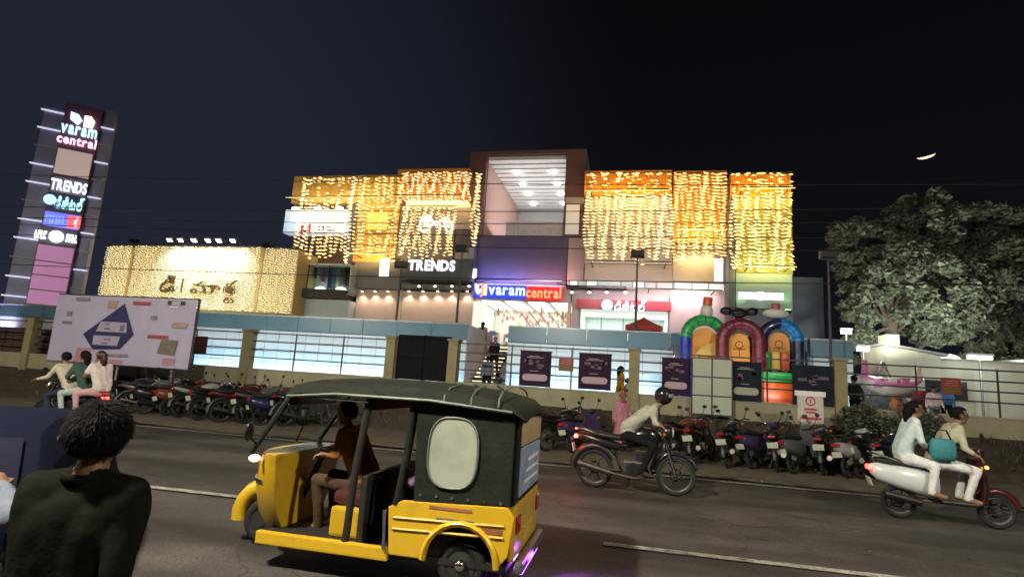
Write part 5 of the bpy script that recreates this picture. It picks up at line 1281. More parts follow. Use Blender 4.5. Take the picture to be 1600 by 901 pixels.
def hair(root, hd, face, long=0, m=None, tufts=0, seed=1, big=1.0):
    fc = V(face).normalized(); up = V((0, 0, 1)); sd_ = fc.cross(up); q = random.Random(seed); hd = V(hd)+up*.014
    M_ = Matrix((fc, sd_, up)).transposed(); mb0 = MB(); mb0.ell((0, 0, 0), (.114*big, .091*big, .106*big), 28, 18)
    keep = [f for f in mb0.f if not any((mb0.v[i][0] > .045 and mb0.v[i][2] < .05) or mb0.v[i][2] < -.074+.02*math.sin(mb0.v[i][1]*70) or (mb0.v[i][0] > -.0 and mb0.v[i][2] < -.015) for i in f)]
    v2 = []
    for v in mb0.v:
        k_ = 1+.05*math.sin(v[0]*90+seed)*math.sin(v[1]*80)+q.uniform(-.02, .02); v2.append(tuple(hd-fc*.012+M_@(V(v)*k_)))
    mb = MB().add(v2, keep)
    cw = V((-.35, .1, .93)).normalized()                     # short strands combed away from the whorl
    for k in range(tufts):
        t_ = V((q.gauss(-.2, 1), q.gauss(0, 1), q.gauss(.4, 1))).normalized(); l = V((t_.x*.114*big, t_.y*.091*big, t_.z*.106*big))
        if (l.x > .05 and l.z < .045) or l.z < -.086 or (l.x > .0 and l.z < -.02): continue
        tg = (t_-cw*t_.dot(cw)); tg = (tg-t_*tg.dot(t_)); tg = tg.normalized() if tg.length > 1e-4 else V((1, 0, 0))
        tg = (tg+V((q.gauss(0, .25), q.gauss(0, .25), q.gauss(0, .25)))).normalized(); sd2 = t_.cross(tg).normalized()*.0022
        p_ = hd-fc*.012+M_@l; m1 = p_+M_@(tg*.016+t_*.004); e_ = p_+M_@(tg*.034+t_*.001); a_ = M_@sd2
        mb.add([tuple(p_-a_), tuple(p_+a_), tuple(m1+a_*.8), tuple(m1-a_*.8), tuple(e_)], [(0, 1, 2, 3), (3, 2, 4)])
    if long:
        b_ = hd-fc*.075
        mb.tube([tuple(b_+up*.03), tuple(b_-fc*.03-up*.08), tuple(b_-fc*.035-up*(.1+long*.5)), tuple(b_-fc*.01-up*(.1+long))], [.07, .065, .05, .02], 10)
    return part(mb, 'hair', m or HAIR, root, 70)
def seated(lean=0.0, dz=0, dx=0, reach=(.43, .30, 1.06), foot=(.1, .19, .32), knee=(.28, .17, .74), pz=.88):
    J = dict(pelvis=(-.15, 0, pz), chest=(-.04+lean*.7, 0, pz+.36-lean*.12), neck=(.0+lean*1.15, 0, pz+.54-lean*.25), head=(.05+lean*1.4, 0, pz+.68-lean*.28))
    for s, y in (('L', 1), ('R', -1)):
        sx_, sz_ = J['neck'][0]-.02, J['neck'][2]-.05
        J['sh'+s] = (sx_, .185*y, sz_); rx, ry, rz_ = reach
        J['el'+s] = ((sx_+rx)/2-.03, (.27)*y, (sz_+rz_)/2-.10); J['wr'+s] = (rx, ry*y, rz_)
        J['hip'+s] = (-.12, .10*y, pz-.03); J['kn'+s] = (knee[0], knee[1]*y, knee[2]); J['an'+s] = (foot[0], foot[1]*y, foot[2]); J['to'+s] = (foot[0]+.17, foot[1]*y, foot[2]-.04)
    return {k: (v[0]+dx, v[1], v[2]+dz) for k, v in J.items()}
def standing(h=1.68, stride=.0, arm=.08, bend=0):
    k = h/1.72; J = dict(pelvis=(0, 0, .94), chest=(.01, 0, 1.28), neck=(.01, 0, 1.48), head=(.03, 0, 1.62))
    for s, y in (('L', 1), ('R', -1)):
        J['sh'+s] = (0, .19*y, 1.405); J['el'+s] = (-.03+arm*y, .24*y, 1.14); J['wr'+s] = (.05+arm*2*y+bend*.2, .25*y, .90+bend*.2)
        J['hip'+s] = (0, .10*y, .90); J['kn'+s] = (.04-stride*.5*y, .11*y, .50); J['an'+s] = (-stride*y, .11*y, .09); J['to'+s] = (-stride*y+.16, .12*y, .05)
    return {q_: tuple(c_*k for c_ in v) for q_, v in J.items()}

# foreground man seen from behind
p = W(144, 700, 1.78)
man = thing('person', 'man in a dark olive-black shirt seen from behind in the left foreground', 'person', (p.x, 1.78, 0), rad(100))
J = standing(1.545, .16, .05)
hz = W(145, 642, 1.78).z
dsh = cloth('dark_olive', (.009, .010, .007)); dtr = cloth('black', (.012, .012, .014))
figure(man, J, [SKIN, dsh, dtr, SHOE], voxel=.0125, bulk=.012, face=(.95, .3, 0), build=1.0)
hair(man, J['head'], (.95, .3, 0), tufts=9500, seed=4, big=1.05)
nk = V(J['neck'])
part(MB().tube([(nk.x+.066*math.cos(a_), .072*math.sin(a_), nk.z-.012+.006*math.cos(a_)) for a_ in [2*math.pi*k/18 for k in range(18)]], .017, 6, wrap=True), 'collar', dsh, man, 60)
# second person whose bent arm enters at the left edge
p = W(-150, 800, 1.9)
t = thing('person', 'person at the left edge, only a pale blue sleeve and hand in view', 'person', (p.x, 1.9, 0), rad(75))
J = standing(1.62, .05, .0)
def loc_(pt, tt): return tuple(Matrix.Rotation(-tt.rotation_euler.z, 3, 'Z')@(V(pt)-V(tt.location)))
J['elR'] = loc_(W(22, 812, 1.72), t); J['wrR'] = loc_(W(2, 762, 1.80), t); J['shR'] = (.03, -.19, 1.28)
figure(t, J, [SKIN, cloth('pale_blue', (.16, .19, .24)), dtr, SHOE], voxel=.014, face=(1, .2, 0)); hair(t, J['head'], (1, .2, 0), tufts=400)
# people on and near the stairs, in the yard and on the bank
def walker(label, px, py, Y, h, rot, mats, stride=.14, female=False, hairlong=0, gz=None, scarf=None, skirt=False):
    p = W(px, py, Y); z = gz if gz is not None else p.z
    t = thing('person', label, 'person', (p.x, Y, z), rad(rot)); J = standing(h, stride)
    figure(t, J, mats, long_sleeve=not female, voxel=.024, skirt=(0, 0, .35) if skirt else None)
    if scarf: 
        hair(t, J['head'], (1, 0, 0), hairlong, scarf, big=1.08)
        nk = V(J['neck']); part(MB().tube([(nk.x+.08*math.cos(a_), .09*math.sin(a_), nk.z) for a_ in [2*math.pi*k/14 for k in range(14)]], .035, 6, wrap=True), 'scarf', scarf, t, 60)
    else: hair(t, J['head'], (1, 0, 0), hairlong)
    return t
zs_ = lambda k: 1.02+(ZP-1.02)*(k+1)/nst
walker('person in a grey shirt and dark trousers at the foot of the stairs', 760, 598, YP-.45, 1.66, 100, [SKIN, cloth('mid_grey', (.16, .16, .18)), dtr, SHOE], gz=1.02)
walker('person in black with a pale pink collar halfway up the stairs', 772, 560, YP+1.45, 1.68, 80, [SKIN, cloth('black_violet', (.025, .015, .035)), dtr, SHOE], gz=zs_(4), scarf=cloth('pink', (.5, .2, .3)))
walker('woman in pale mauve climbing near the top of the stairs', 752, 545, YP+3.0, 1.55, 95, [SKIN, cloth('mauve', (.4, .25, .33)), cloth('mauve', (.4, .25, .33)), SHOE], gz=zs_(9), hairlong=.25, skirt=True)
walker('woman in a long orange-yellow dress walking behind the rails', 969, 609, 20.1, 1.5, 20, [SKIN, cloth('amber', (.65, .30, .02)), cloth('saffron', (.75, .42, .02)), SHOE], gz=1.02, hairlong=.2, skirt=True)
walker('child in a pale shirt following the woman in orange-yellow', 981, 609, 20.2, 1.08, 20, [SKIN, cloth('off_white', (.55, .5, .46)), dtr, SHOE], gz=1.02, female=True)
walker('person in pink with a pink head scarf standing among the motorcycles', 972, 650, 17.25, 1.62, -60, [SKIN, cloth('dusty_pink', (.48, .22, .27)), cloth('dusty_pink', (.48, .22, .27)), SHOE], gz=.02, scarf=cloth('magenta', (.42, .06, .16)), skirt=True)
walker('person in dark clothes leaning at the pillar end of the yard', 1336, 628, 20.0, 1.62, 120, [SKIN, cloth('charcoal', (.03, .03, .034)), dtr, SHOE], gz=1.02, stride=.05)
walker('person in a dark red top standing behind the pink boat ride', 1437, 600, 24.6, 1.66, -90, [SKIN, cloth('dark_red', (.25, .035, .05)), cloth('brown', (.12, .07, .05)), SHOE], gz=1.02)
walker('person in a blue shirt beside the cream yard wall', 1476, 590, 25.6, 1.72, -110, [SKIN, cloth('blue', (.06, .16, .42)), dtr, SHOE], gz=1.02)
walker('person in a white and pink top between the boat ride and the red board', 1458, 596, 23.6, 1.55, -100, [SKIN, cloth('white_pink', (.6, .45, .47)), cloth('grey_blue', (.14, .16, .22)), SHOE], gz=1.02, hairlong=.2)
# ================================================================== MOTORCYCLES AND SCOOTERS
rub = mat('tyre_rubber', (.014, .014, .014), .8, var=.2, scale=20, bump=.2); chrome = mat('chrome', (.6, .6, .6), .16, 1, var=.05); alu = mat('engine_alloy', (.07, .07, .072), .45, .6, var=.2); frm = mat('black_frame', (.012, .012, .012), .4, var=.1)
seatm = mat('black_vinyl_seat', (.016, .015, .015), .5, var=.2, scale=14, bump=.15); platem = mat('plate_white', (.50, .54, .42), .45, var=.06, scale=9); redl = mat('red_lens', (.35, .01, .01), .15, var=0, coat=.5); lensm = mat('clear_lens', (.45, .46, .44), .08, var=0, coat=.6)
for n_, c_ in (('paint_black', (.012, .012, .014)), ('paint_navy', (.012, .018, .06)), ('paint_maroon', (.06, .010, .014)), ('paint_silver', (.30, .31, .32)), ('paint_grey', (.09, .095, .10)), ('paint_violet', (.045, .03, .09)), ('paint_white', (.62, .66, .66)), ('paint_rust', (.16, .05, .025)), ('paint_darkgreen', (.015, .04, .03))):
    mat(n_, c_, .28, var=.06, coat=.7, scale=2)
def wheel(par, x, r, name='wheel', wd=.05, spokes=6):
    w_ = MB().torus((x, 0, r), (0, 1, 0), r-.062, .022, 24, 6).cyl((x, -.05, r), (x, .05, r), .05, n=10)
    for k in range(spokes):
        a_ = 2*math.pi*k/spokes; w_.cyl((x, 0, r), (x+(r-.065)*math.cos(a_), 0, r+(r-.065)*math.sin(a_)), .014, .011, 5)
    o = part(w_, name, alu, par, 50)
    part(MB().torus((x, 0, r), (0, 1, 0), r-wd*.62, wd*.62, 28, 8), 'tyre', rub, o, 60)
    part(MB().torus((x, .035, r), (0, 1, 0), .085, .012, 18, 4), 'brake_disc', chrome, o, 60)
    return o
def loft_x(secs, n=12, pw=2.4):
    """secs: (x, zc, half_height, half_width) along x -> rounded rings"""
    rs = []
    for x, zc, hh_, hw_ in secs:
        r_ = []
        for k in range(n):
            a_ = 2*math.pi*k/n; c_, s_ = math.cos(a_), math.sin(a_)
            r_.append((x, hw_*math.copysign(abs(c_)**(2/pw), c_), zc+hh_*math.copysign(abs(s_)**(2/pw), s_)))
        rs.append(r_)
    return MB().rings(rs)
def motorcycle(label, loc, rz, paint, lit=False, group='motorcycles and scooters parked along the bank', name='motorcycle'):
    t = thing(name, label, 'motorcycle', loc, rz, group); pm_ = MATS[paint]; r = .30
    wheel(t, .64, r); wheel(t, -.62, r, wd=.06)
    part(MB().tube([(.64, -.075, r), (.50, -.075, .72), (.42, -.075, .96)], .024, 8).tube([(.64, .075, r), (.50, .075, .72), (.42, .075, .96)], .024, 8), 'fork', chrome, t, 50)
    part(MB().tube([(.64+(r+.035)*math.cos(a_), 0, r+(r+.035)*math.sin(a_)) for a_ in [rad(q_) for q_ in range(20, 171, 25)]], [.038]*7, 8), 'front_mudguard', pm_, t, 60)
    part(MB().tube([(-.62+(r+.04)*math.cos(a_), 0, r+(r+.04)*math.sin(a_)) for a_ in [rad(q_) for q_ in range(30, 186, 22)]], [.065]*8, 8), 'rear_mudguard', frm, t, 60)
    part(MB().tube([(.42, 0, .86), (.05, 0, .70), (-.35, 0, .66), (-.78, 0, .76)], .028, 8).tube([(.42, 0, .82), (.26, 0, .36), (-.2, 0, .28), (-.30, 0, .62)], .026, 8).tube([(-.2, .07, .30), (-.62, .07, r)], .022, 6).tube([(-.2, -.07, .30), (-.62, -.07, r)], .022, 6), 'frame', frm, t, 50)
    en = part(MB().box(-.17, -.13, .26, .20, .13, .48), 'engine', alu, t, 0, .04)
    f_ = MB()
    for k in range(5): f_.box(.02, -.11, .485+k*.03, .22, .11, .50+k*.03)
    part(f_, 'cooling_fin', alu, en); part(MB().cyl((.0, -.17, .35), (.0, .17, .35), .10, n=14), 'crankcase', frm, en, 40)
    part(loft_x([(-.16, .80, .05, .09), (-.06, .84, .10, .12), (.12, .87, .125, .145), (.30, .87, .11, .13), (.40, .85, .05, .06)]), 'fuel_tank', pm_, t, 60)
    part(loft_x([(-.86, .86, .03, .07), (-.72, .845, .05, .12), (-.40, .815, .055, .135), (-.20, .80, .05, .12), (-.13, .815, .04, .08)]), 'seat', seatm, t, 60)
    part(loft_x([(-.92, .80, .03, .03), (-.80, .78, .06, .09), (-.45, .70, .07, .12), (-.22, .66, .06, .09)]), 'side_cowl', pm_, t, 60)
    part(MB().tube([(.30, -.36, 1.02), (.36, -.26, 1.05), (.42, -.10, 1.0), (.42, .10, 1.0), (.36, .26, 1.05), (.30, .36, 1.02)], .014, 8), 'handlebar', chrome, t, 50)
    for s in (-1, 1):
        part(MB().cyl((.31, s*.26, 1.045), (.29, s*.38, 1.01), .02, n=8), 'grip', rub, t, 50)
        part(MB().tube([(.36, s*.24, 1.05), (.38, s*.30, 1.17), (.37, s*.33, 1.25)], .008, 5).ell((.365, s*.345, 1.27), (.018, .065, .042), 10, 6), 'mirror', frm, t, 50)
        part(MB().ell((.46, s*.16, .92), (.03, .035, .03), 8, 6), 'indicator', mat('amber_lens', (.5, .16, .01), .2), t, 60)
    hl = part(MB().ell((.50, 0, .94), (.10, .11, .12), 14, 9), 'headlight', pm_, t, 60)
    part(MB().cyl((.575, 0, .94), (.60, 0, .94), .085, .07, 14), 'headlight_lens', glow('headlight_lit', (1, .85, .6), 9) if lit else lensm, hl, 50)
    part(MB().tube([(.18, -.11, .45), (.30, -.15, .26), (.0, -.17, .22), (-.35, -.17, .27)], .022, 8).cyl((-.35, -.17, .27), (-.86, -.18, .38), .045, .055, 12), 'exhaust', mat('exhaust_steel', (.16, .15, .14), .42, .9, var=.3), t, 50)
    part(MB().box(-.96, -.075, .745, -.90, .075, .80), 'tail_light', glow('tail_light_lit', (1, .02, .015), 7) if lit else redl, t, 0, .015)
    part(MB().obox((-.965, 0, .60), (.012, .22, .13), Matrix.Rotation(-.25, 3, 'Y')), 'number_plate', platem, t, 0, .004)
    part(MB().tube([(-.55, .13, .83), (-.80, .14, .90), (-.93, .09, .90), (-.93, -.09, .90), (-.80, -.14, .90), (-.55, -.13, .83)], .013, 6), 'grab_rail', chrome, t, 50)
    part(MB().tube([(-.05, .1, .3), (-.1, .22, .03)], .014, 6), 'side_stand', frm, t); part(MB().cyl((.05, -.25, .3), (.05, .25, .3), .014, n=6), 'foot_peg', frm, t)
    return t
def scooter(label, loc, rz, paint, lit=False, group='motorcycles and scooters parked along the bank', front=None):
    t = thing('scooter', label, 'scooter', loc, rz, group); pm_ = MATS[paint]; fm_ = MATS[front or paint]; r = .235
    wheel(t, .60, r, spokes=5); wheel(t, -.58, r, wd=.06, spokes=5)
    part(MB().tube([(.60, .07, r), (.50, .06, .55), (.42, 0, .92)], .024, 8), 'fork', alu, t, 50)
    part(MB().tube([(.60+(r+.03)*math.cos(a_), 0, r+(r+.03)*math.sin(a_)) for a_ in [rad(q_) for q_ in range(15, 171, 25)]], [.05]*7, 8), 'front_mudguard', fm_, t, 60)
    part(loft_x([(-.94, .66, .06, .05), (-.86, .63, .12, .12), (-.6, .58, .17, .18), (-.3, .54, .20, .17), (-.10, .50, .20, .12)]), 'body_shell', pm_, t, 60)
    part(MB().box(-.16, -.17, .27, .36, .17, .325), 'floorboard', frm, t, 0, .02)
    part(MB().rings([[(.34+dx_, -w_, z_), (.42+dx_, -w_*.6, z_), (.46+dx_, 0, z_), (.42+dx_, w_*.6, z_), (.34+dx_, w_, z_), (.37+dx_, 0, z_)] for dx_, w_, z_ in ((.03, .17, .30), (.06, .21, .5), (.04, .22, .72), (-.01, .15, .92))]), 'front_apron', fm_, t, 50, .012)
    part(loft_x([(-.86, .80, .03, .08), (-.70, .785, .05, .14), (-.40, .765, .055, .15), (-.14, .755, .05, .11), (-.08, .75, .03, .06)]), 'seat', seatm, t, 60)
    part(MB().tube([(.30, -.35, 1.0), (.35, -.2, 1.03), (.37, 0, 1.0), (.35, .2, 1.03), (.30, .35, 1.0)], .014, 8), 'handlebar', chrome, t, 50)
    part(loft_x([(.28, 1.0, .04, .12), (.38, 1.0, .07, .15), (.46, .99, .06, .10)]), 'handlebar_cowl', fm_, t, 60)
    part(MB().ell((.455, 0, .995), (.03, .085, .05), 12, 8), 'headlight', glow('headlight_lit', (1, .85, .6), 9) if lit else lensm, t, 60)
    for s in (-1, 1):
        part(MB().cyl((.31, s*.25, 1.015), (.29, s*.37, .99), .02, n=8), 'grip', rub, t, 50)
        part(MB().tube([(.34, s*.2, 1.05), (.36, s*.27, 1.15), (.355, s*.29, 1.21)], .008, 5).ell((.35, s*.31, 1.24), (.016, .055, .05), 10, 6), 'mirror', frm, t, 50)
        part(MB().ell((.455, s*.15, .82), (.02, .045, .025), 8, 6), 'indicator', glow('amber_lit', (1, .45, .08), 3) if lit else mat('amber_lens', (.5, .16, .01), .2), t, 60)
    part(MB().box(-.975, -.09, .64, -.92, .09, .71), 'tail_light', glow('tail_light_lit', (1, .02, .015), 7) if lit else redl, t, 0, .02)
    part(MB().obox((-.95, 0, .48), (.012, .2, .12), Matrix.Rotation(-.3, 3, 'Y')), 'number_plate', platem, t, 0, .004)
    part(MB().tube([(-.62, .14, .80), (-.88, .12, .88), (-.96, 0, .88), (-.88, -.12, .88), (-.62, -.14, .80)], .015, 6), 'grab_rail', alu, t, 50)
    part(MB().cyl((-.35, -.16, .26), (-.82, -.18, .34), .05, .06, 10), 'exhaust', frm, t, 50)
    return t
# parked rows: rear wheels to the road, front wheels against the bank
mc = {}; sp = {}
row = []
left = [(178, 'm', 'paint_black'), (205, 'm', 'paint_grey'), (232, 's', 'paint_black'), (262, 's', 'paint_rust'), (292, 'm', 'paint_silver'), (322, 'm', 'paint_black'), (352, 'm', 'paint_maroon'), (384, 'm', 'paint_grey'), (416, 's', 'paint_navy'), (446, 'm', 'paint_black')]
right = [(868, 'm', 'paint_black'), (903, 's', 'paint_violet'), (1065, 'm', 'paint_rust'), (1100, 'm', 'paint_maroon'), (1143, 'm', 'paint_black'), (1180, 's', 'paint_violet'), (1214, 'm', 'paint_black'), (1250, 's', 'paint_grey'), (1290, 'm', 'paint_black'), (1322, 's', 'paint_silver'), (1356, 'm', 'paint_black'), (1392, 'm', 'paint_navy')]
cn = {'paint_black': 'black', 'paint_grey': 'grey', 'paint_rust': 'rust-orange', 'paint_silver': 'silver', 'paint_maroon': 'maroon', 'paint_navy': 'navy blue', 'paint_violet': 'violet'}
rk = ('first', 'second', 'third', 'fourth', 'fifth', 'sixth', 'seventh', 'eighth', 'ninth', 'tenth', 'eleventh', 'twelfth')
in_left, in_right = 'in the row left of the auto rickshaw', 'in the row right of the auto rickshaw'
protoM = protoS = None; q = random.Random(17)
for sec, where in ((left, in_left), (right, in_right)):
    for k, (px, kind, paint) in enumerate(sec):
        g_ = G(px, 660+.0945*(px-300)-3); y0 = 15.35+q.uniform(-.12, .15)
        x = W(px+q.uniform(-7, 7), 650, 15.4).x; hd_ = rad(q.uniform(44, 74)); L_ = .8
        loc = (x+L_*math.cos(hd_)*.55, y0+L_*math.sin(hd_)*.75, .015)
        label = '%s parked %s, %s from the left %s' % (cn[paint], 'motorcycle' if kind == 'm' else 'scooter', rk[k], where)
        if kind == 'm':
            if protoM is None: protoM = motorcycle(label, loc, hd_, paint); protoMp = paint; o = protoM
            else: o = dup(protoM, loc, hd_, label, {protoMp: paint} if paint != protoMp else None)
        else:
            if protoS is None: protoS = scooter(label, loc, hd_, paint); protoSp = paint; o = protoS
            else: o = dup(protoS, loc, hd_, label, {protoSp: paint} if paint != protoSp else None)
        o.rotation_euler = (rad(q.uniform(-11, -5)), rad(q.uniform(-1.5, 1.5)), hd_); o.scale = (1.1,)*3

# ------------------------------------------------------------------ riders on the road
YRD = 10.6
def helmet(root, hd, face, m):
    fc = V(face).normalized(); c_ = V(hd)+V((0, 0, .02)); mb = MB().ell(tuple(c_), (.145, .13, .145), 18, 12)
    h = part(mb, 'helmet', m, root, 60); part(MB().ell(tuple(c_+fc*.06), (.10, .115, .06), 14, 8), 'visor', mat('helmet_visor', (.25, .27, .28), .08, coat=.6), h, 60)
# left: family of three heading left
x = W(104, 655, YRD).x
mo = motorcycle('lit black motorcycle carrying three people to the left', (x, YRD, .0), rad(176), 'paint_black', True, 'vehicles moving on the road'); mo.scale = (1.08,)*3
lamp('headlight_beam', 'SPOT', (x-.75, YRD, 1.0), 40, (1, .8, .55), aim=(x-4, YRD-.2, .3), size=.08, spot=70)
sc_ = 1.08
def rider(label, loc, rz, J, mats, face=(1, 0, 0), hl=0, ls=True, helm=None, scale=sc_, hm=None, skirt=None):
    t = thing('person', label, 'person', loc, rz, scale=scale); figure(t, J, mats, ls, skirt, face, .018, hands=(((0, 0, -1), (0, -1, 0)), ((0, 0, -1), (0, 1, 0))))
    if helm: helmet(t, J['head'], face, helm)
    else: hair(t, J['head'], face, hl, hm, tufts=200)
    return t
beige = cloth('beige', (.52, .47, .38)); jean = cloth('jean', (.03, .04, .07))
rider('man in a cream long-sleeved shirt riding the three-up motorcycle', (x, YRD, 0), rad(176), seated(.10, dx=.16), [SKIN, beige, jean, SANDAL])
rider('woman with dark hair and green top in the middle of the motorcycle', (x, YRD, 0), rad(176), seated(.03, dz=.03, dx=-.26, reach=(.24, .14, 1.08), foot=(.12, .24, .42), knee=(.26, .22, .78)), [SKIN, cloth('dark_green', (.05, .09, .075)), cloth('pale_teal', (.34, .42, .40)), SANDAL], hl=.3)
J = seated(.0, dz=.04, dx=-.66, reach=(.16, .13, 1.12), foot=(.10, .27, .46), knee=(.20, .26, .80))
rider('girl in a white and pink frock at the back of the motorcycle', (x, YRD, 0), rad(176), J, [SKIN, cloth('white_rose', (.62, .54, .52)), cloth('rose', (.48, .30, .33)), SANDAL], hl=.16, ls=False, hm=mat('brown_hair', (.03, .012, .008), .45, var=.2))
# middle: rider in pale shirt heading right, tail light lit
x2 = W(990, 740, YRD).x
mo = motorcycle('black motorcycle with glowing red tail light heading right', (x2, YRD, 0), rad(-3), 'paint_black', False, 'vehicles moving on the road'); mo.scale = (1.12,)*3
for o in list(COL.objects):
    if o.parent == mo and o.name.startswith('tail_light'): o.data = o.data.copy(); o.data.materials[0] = glow('tail_light_strong', (1, .05, .02), 9)
lamp('tail_glow', 'POINT', (x2-1.2, YRD-.1, .86), 14, (1, .05, .02), size=.05)
rider('helmeted rider in a pale grey shirt bent low over the black motorcycle', (x2, YRD, 0), rad(-3), seated(.26, dx=.02, reach=(.36, .34, 1.06)), [SKIN, cloth('pale_sage', (.36, .37, .31)), dtr, SHOE], helm=mat('helmet_black', (.015, .015, .018), .2, coat=.8), scale=1.12)
# right: white scooter, rider in beige, pillion in white
x3 = W(1478, 790, YRD).x
so_ = scooter('white scooter with maroon front apron at the right edge of the road', (x3, YRD, 0), rad(-4), 'paint_white', True, 'vehicles moving on the road', front='paint_maroon'); so_.scale = (1.12,)*3
J = seated(.10, dx=.05, reach=(.19, .33, 1.0), foot=(.16, .13, .37), knee=(.28, .17, .76), pz=.86)
rider('man in a beige shirt and white trousers riding the white scooter', (x3, YRD, 0), rad(-4), J, [SKIN, cloth('beige_green', (.42, .42, .30)), cloth('white', (.70, .72, .72)), SANDAL], scale=1.12)
J = seated(.0, dx=-.36, dz=.02, reach=(.10, .16, 1.02), foot=(.10, .25, .40), knee=(.18, .22, .76), pz=.86)
pil_ = rider('pillion passenger in pale white-cyan clothes on the white scooter', (x3, YRD, 0), rad(-4), J, [SKIN, cloth('ice_white', (.55, .66, .66)), cloth('white', (.70,)*3), SANDAL], hl=.2, scale=1.12)
t = thing('shoulder_bag', 'teal bag held between the rider and pillion on the white scooter', 'bag', (x3-.12, YRD-.26, .98), rad(-4))
part(loft_x([(-.17, .16, .10, .05), (-.14, .16, .17, .08), (.14, .16, .17, .08), (.17, .16, .10, .05)]), 'bag_body', cloth('teal', (.06, .24, .26)), t, 60); part(MB().tube([(-.12, 0, .32), (-.06, 0, .46), (.06, 0, .46), (.12, 0, .32)], .012), 'strap', dtr, t)

# ================================================================== YELLOW AUTO RICKSHAW
autoy = mat('auto_yellow_paint', (.60, .38, .02), .32, var=.08, coat=.4, scale=2); 
_t = autoy.node_tree; _b = _t.nodes['Principled BSDF']; _src = _b.inputs['Base Color'].links[0].from_socket      # road dirt and rubbed patches on the paint
_tc = _t.nodes.new('ShaderNodeTexCoord'); _n = _t.nodes.new('ShaderNodeTexNoise'); _n.inputs['Scale'].default_value = 3.5; _n.inputs['Detail'].default_value = 8; _n.inputs['Roughness'].default_value = .75; _t.links.new(_tc.outputs['Object'], _n.inputs['Vector'])
_r = _t.nodes.new('ShaderNodeValToRGB'); _r.color_ramp.elements[0].position = .56; _r.color_ramp.elements[1].position = .95; _t.links.new(_n.outputs[0], _r.inputs[0])
_m = _t.nodes.new('ShaderNodeMix'); _m.data_type = 'RGBA'; _m.inputs[7].default_value = (.12, .085, .04, 1); _t.links.new(_r.outputs[0], _m.inputs[0]); _t.links.new(_src, _m.inputs[6]); _t.links.new(_m.outputs[2], _b.inputs['Base Color'])
_mr = _t.nodes.new('ShaderNodeMapRange'); _mr.inputs[3].default_value = .3; _mr.inputs[4].default_value = .75; _t.links.new(_r.outputs[0], _mr.inputs[0]); _t.links.new(_mr.outputs[0], _b.inputs['Roughness'])
canv = mat('black_canvas', (.014, .0185, .0130), .65, var=.35, scale=5, bump=.9, spec=.2); dkin = mat('dark_interior', (.012, .011, .010), .7, var=.1)
xa_ = -2.17; AY = 5.38
auto = thing('auto_rickshaw', 'yellow three-wheeled auto rickshaw with black canvas roof crossing the foreground', 'auto rickshaw', (xa_, AY, 0), rad(180), 'vehicles moving on the road')
HWD = .64
# rear tub with wheel arch
arc = [(-.84+.30*math.cos(a_), .26+.30*math.sin(a_)) for a_ in [rad(180-20*k) for k in range(10)]]
out = [(-1.24, .36), (-1.16, .26)]+arc+[(-.22, .26), (-.18, .64), (-.30, .70), (-1.22, .74), (-1.28, .66)]
for s in (1, -1): part(MB().prism(out, 'y', s*HWD, s*(HWD-.05)), 'side_panel', autoy, auto, 0, .012)
for s in (1, -1):
    for k in range(2): part(MB().tube([(-1.2, s*(HWD+.004), .50+.09*k), (-.24, s*(HWD+.004), .47+.09*k)], .012, 6), 'pressed_rib', autoy, auto, 50)
    part(MB().tube([(-.84+.315*math.cos(a_), s*(HWD+.01), .26+.315*math.sin(a_)) for a_ in [rad(180-15*k) for k in range(13)]], .028, 6), 'arch_lip', autoy, auto, 60)
part(MB().box(-1.28, -HWD+.052, .30, -1.22, HWD-.052, .74), 'tail_panel', autoy, auto, 0, .03)
part(MB().box(-1.36, -HWD+.05, .22, -1.285, HWD-.05, .32), 'rear_bumper', mat('grey_steel', (.18, .18, .18), .4, .6), auto, 0, .03)
for s in (1, -1):
    tl = part(MB().box(-1.30, s*.5-.07, .52, -1.281, s*.5+.07, .66), 'tail_light', redl, auto, 0, .01)
part(MB().box(-1.296, -.22, .40, -1.281, .22, .50), 'number_plate', mat('plate_yellow', (.55, .42, .06), .5), auto)
part(MB().box(-1.22, -HWD+.06, .22, 1.1, HWD-.06, .27), 'floor_pan', dkin, auto)
for s in (1, -1): part(MB().box(-.21, s*(HWD-.06), .20, 1.05, s*HWD, .31), 'sill', autoy, auto, 0, .015)
# nose: rounded yellow cowl
rs = []
for z_, xf, xb_, w_ in ((.22, 1.30, 1.02, .30), (.40, 1.38, 1.02, .44), (.65, 1.40, 1.01, .55), (.86, 1.36, 1.00, .60), (.96, 1.29, .99, .62)):
    r_ = [(xb_, -w_, z_)]+[(xb_+(xf-xb_)*math.sin(a_), -w_*math.cos(a_), z_) for a_ in [rad(15*k) for k in range(1, 12)]]+[(xb_, w_, z_), (xb_-.03, w_*.98, z_), (xb_-.03, -w_*.98, z_)]
    rs.append(r_)
part(MB().rings(rs), 'nose_cowl', autoy, auto, 50)
part(MB().tube([(xb2+(xf2-xb2)*math.sin(a_), -w2*math.cos(a_), .70) for xb2, xf2, w2 in ((1.0, 1.41, .56),) for a_ in [rad(15*k) for k in range(1, 12)]], .018, 6), 'chrome_strip', chrome, auto, 50)
hl = part(MB().ell((1.40, 0, .72), (.06, .10, .10), 14, 9), 'headlight', chrome, auto, 60); part(MB().cyl((1.44, 0, .72), (1.465, 0, .72), .085, .07, 14), 'headlight_lens', lensm, hl, 50)
for s in (1, -1): part(MB().ell((1.24, s*.52, .90), (.05, .06, .035), 10, 6), 'indicator', glow('indicator_warm', (1, .55, .35), 2.5), auto, 60)
part(MB().tube([(1.38+.30*math.cos(a_), 0, .26+.30*math.sin(a_)) for a_ in [rad(q_) for q_ in range(-10, 171, 20)]], [.09]*10, 8), 'front_mudguard', autoy, auto, 60)
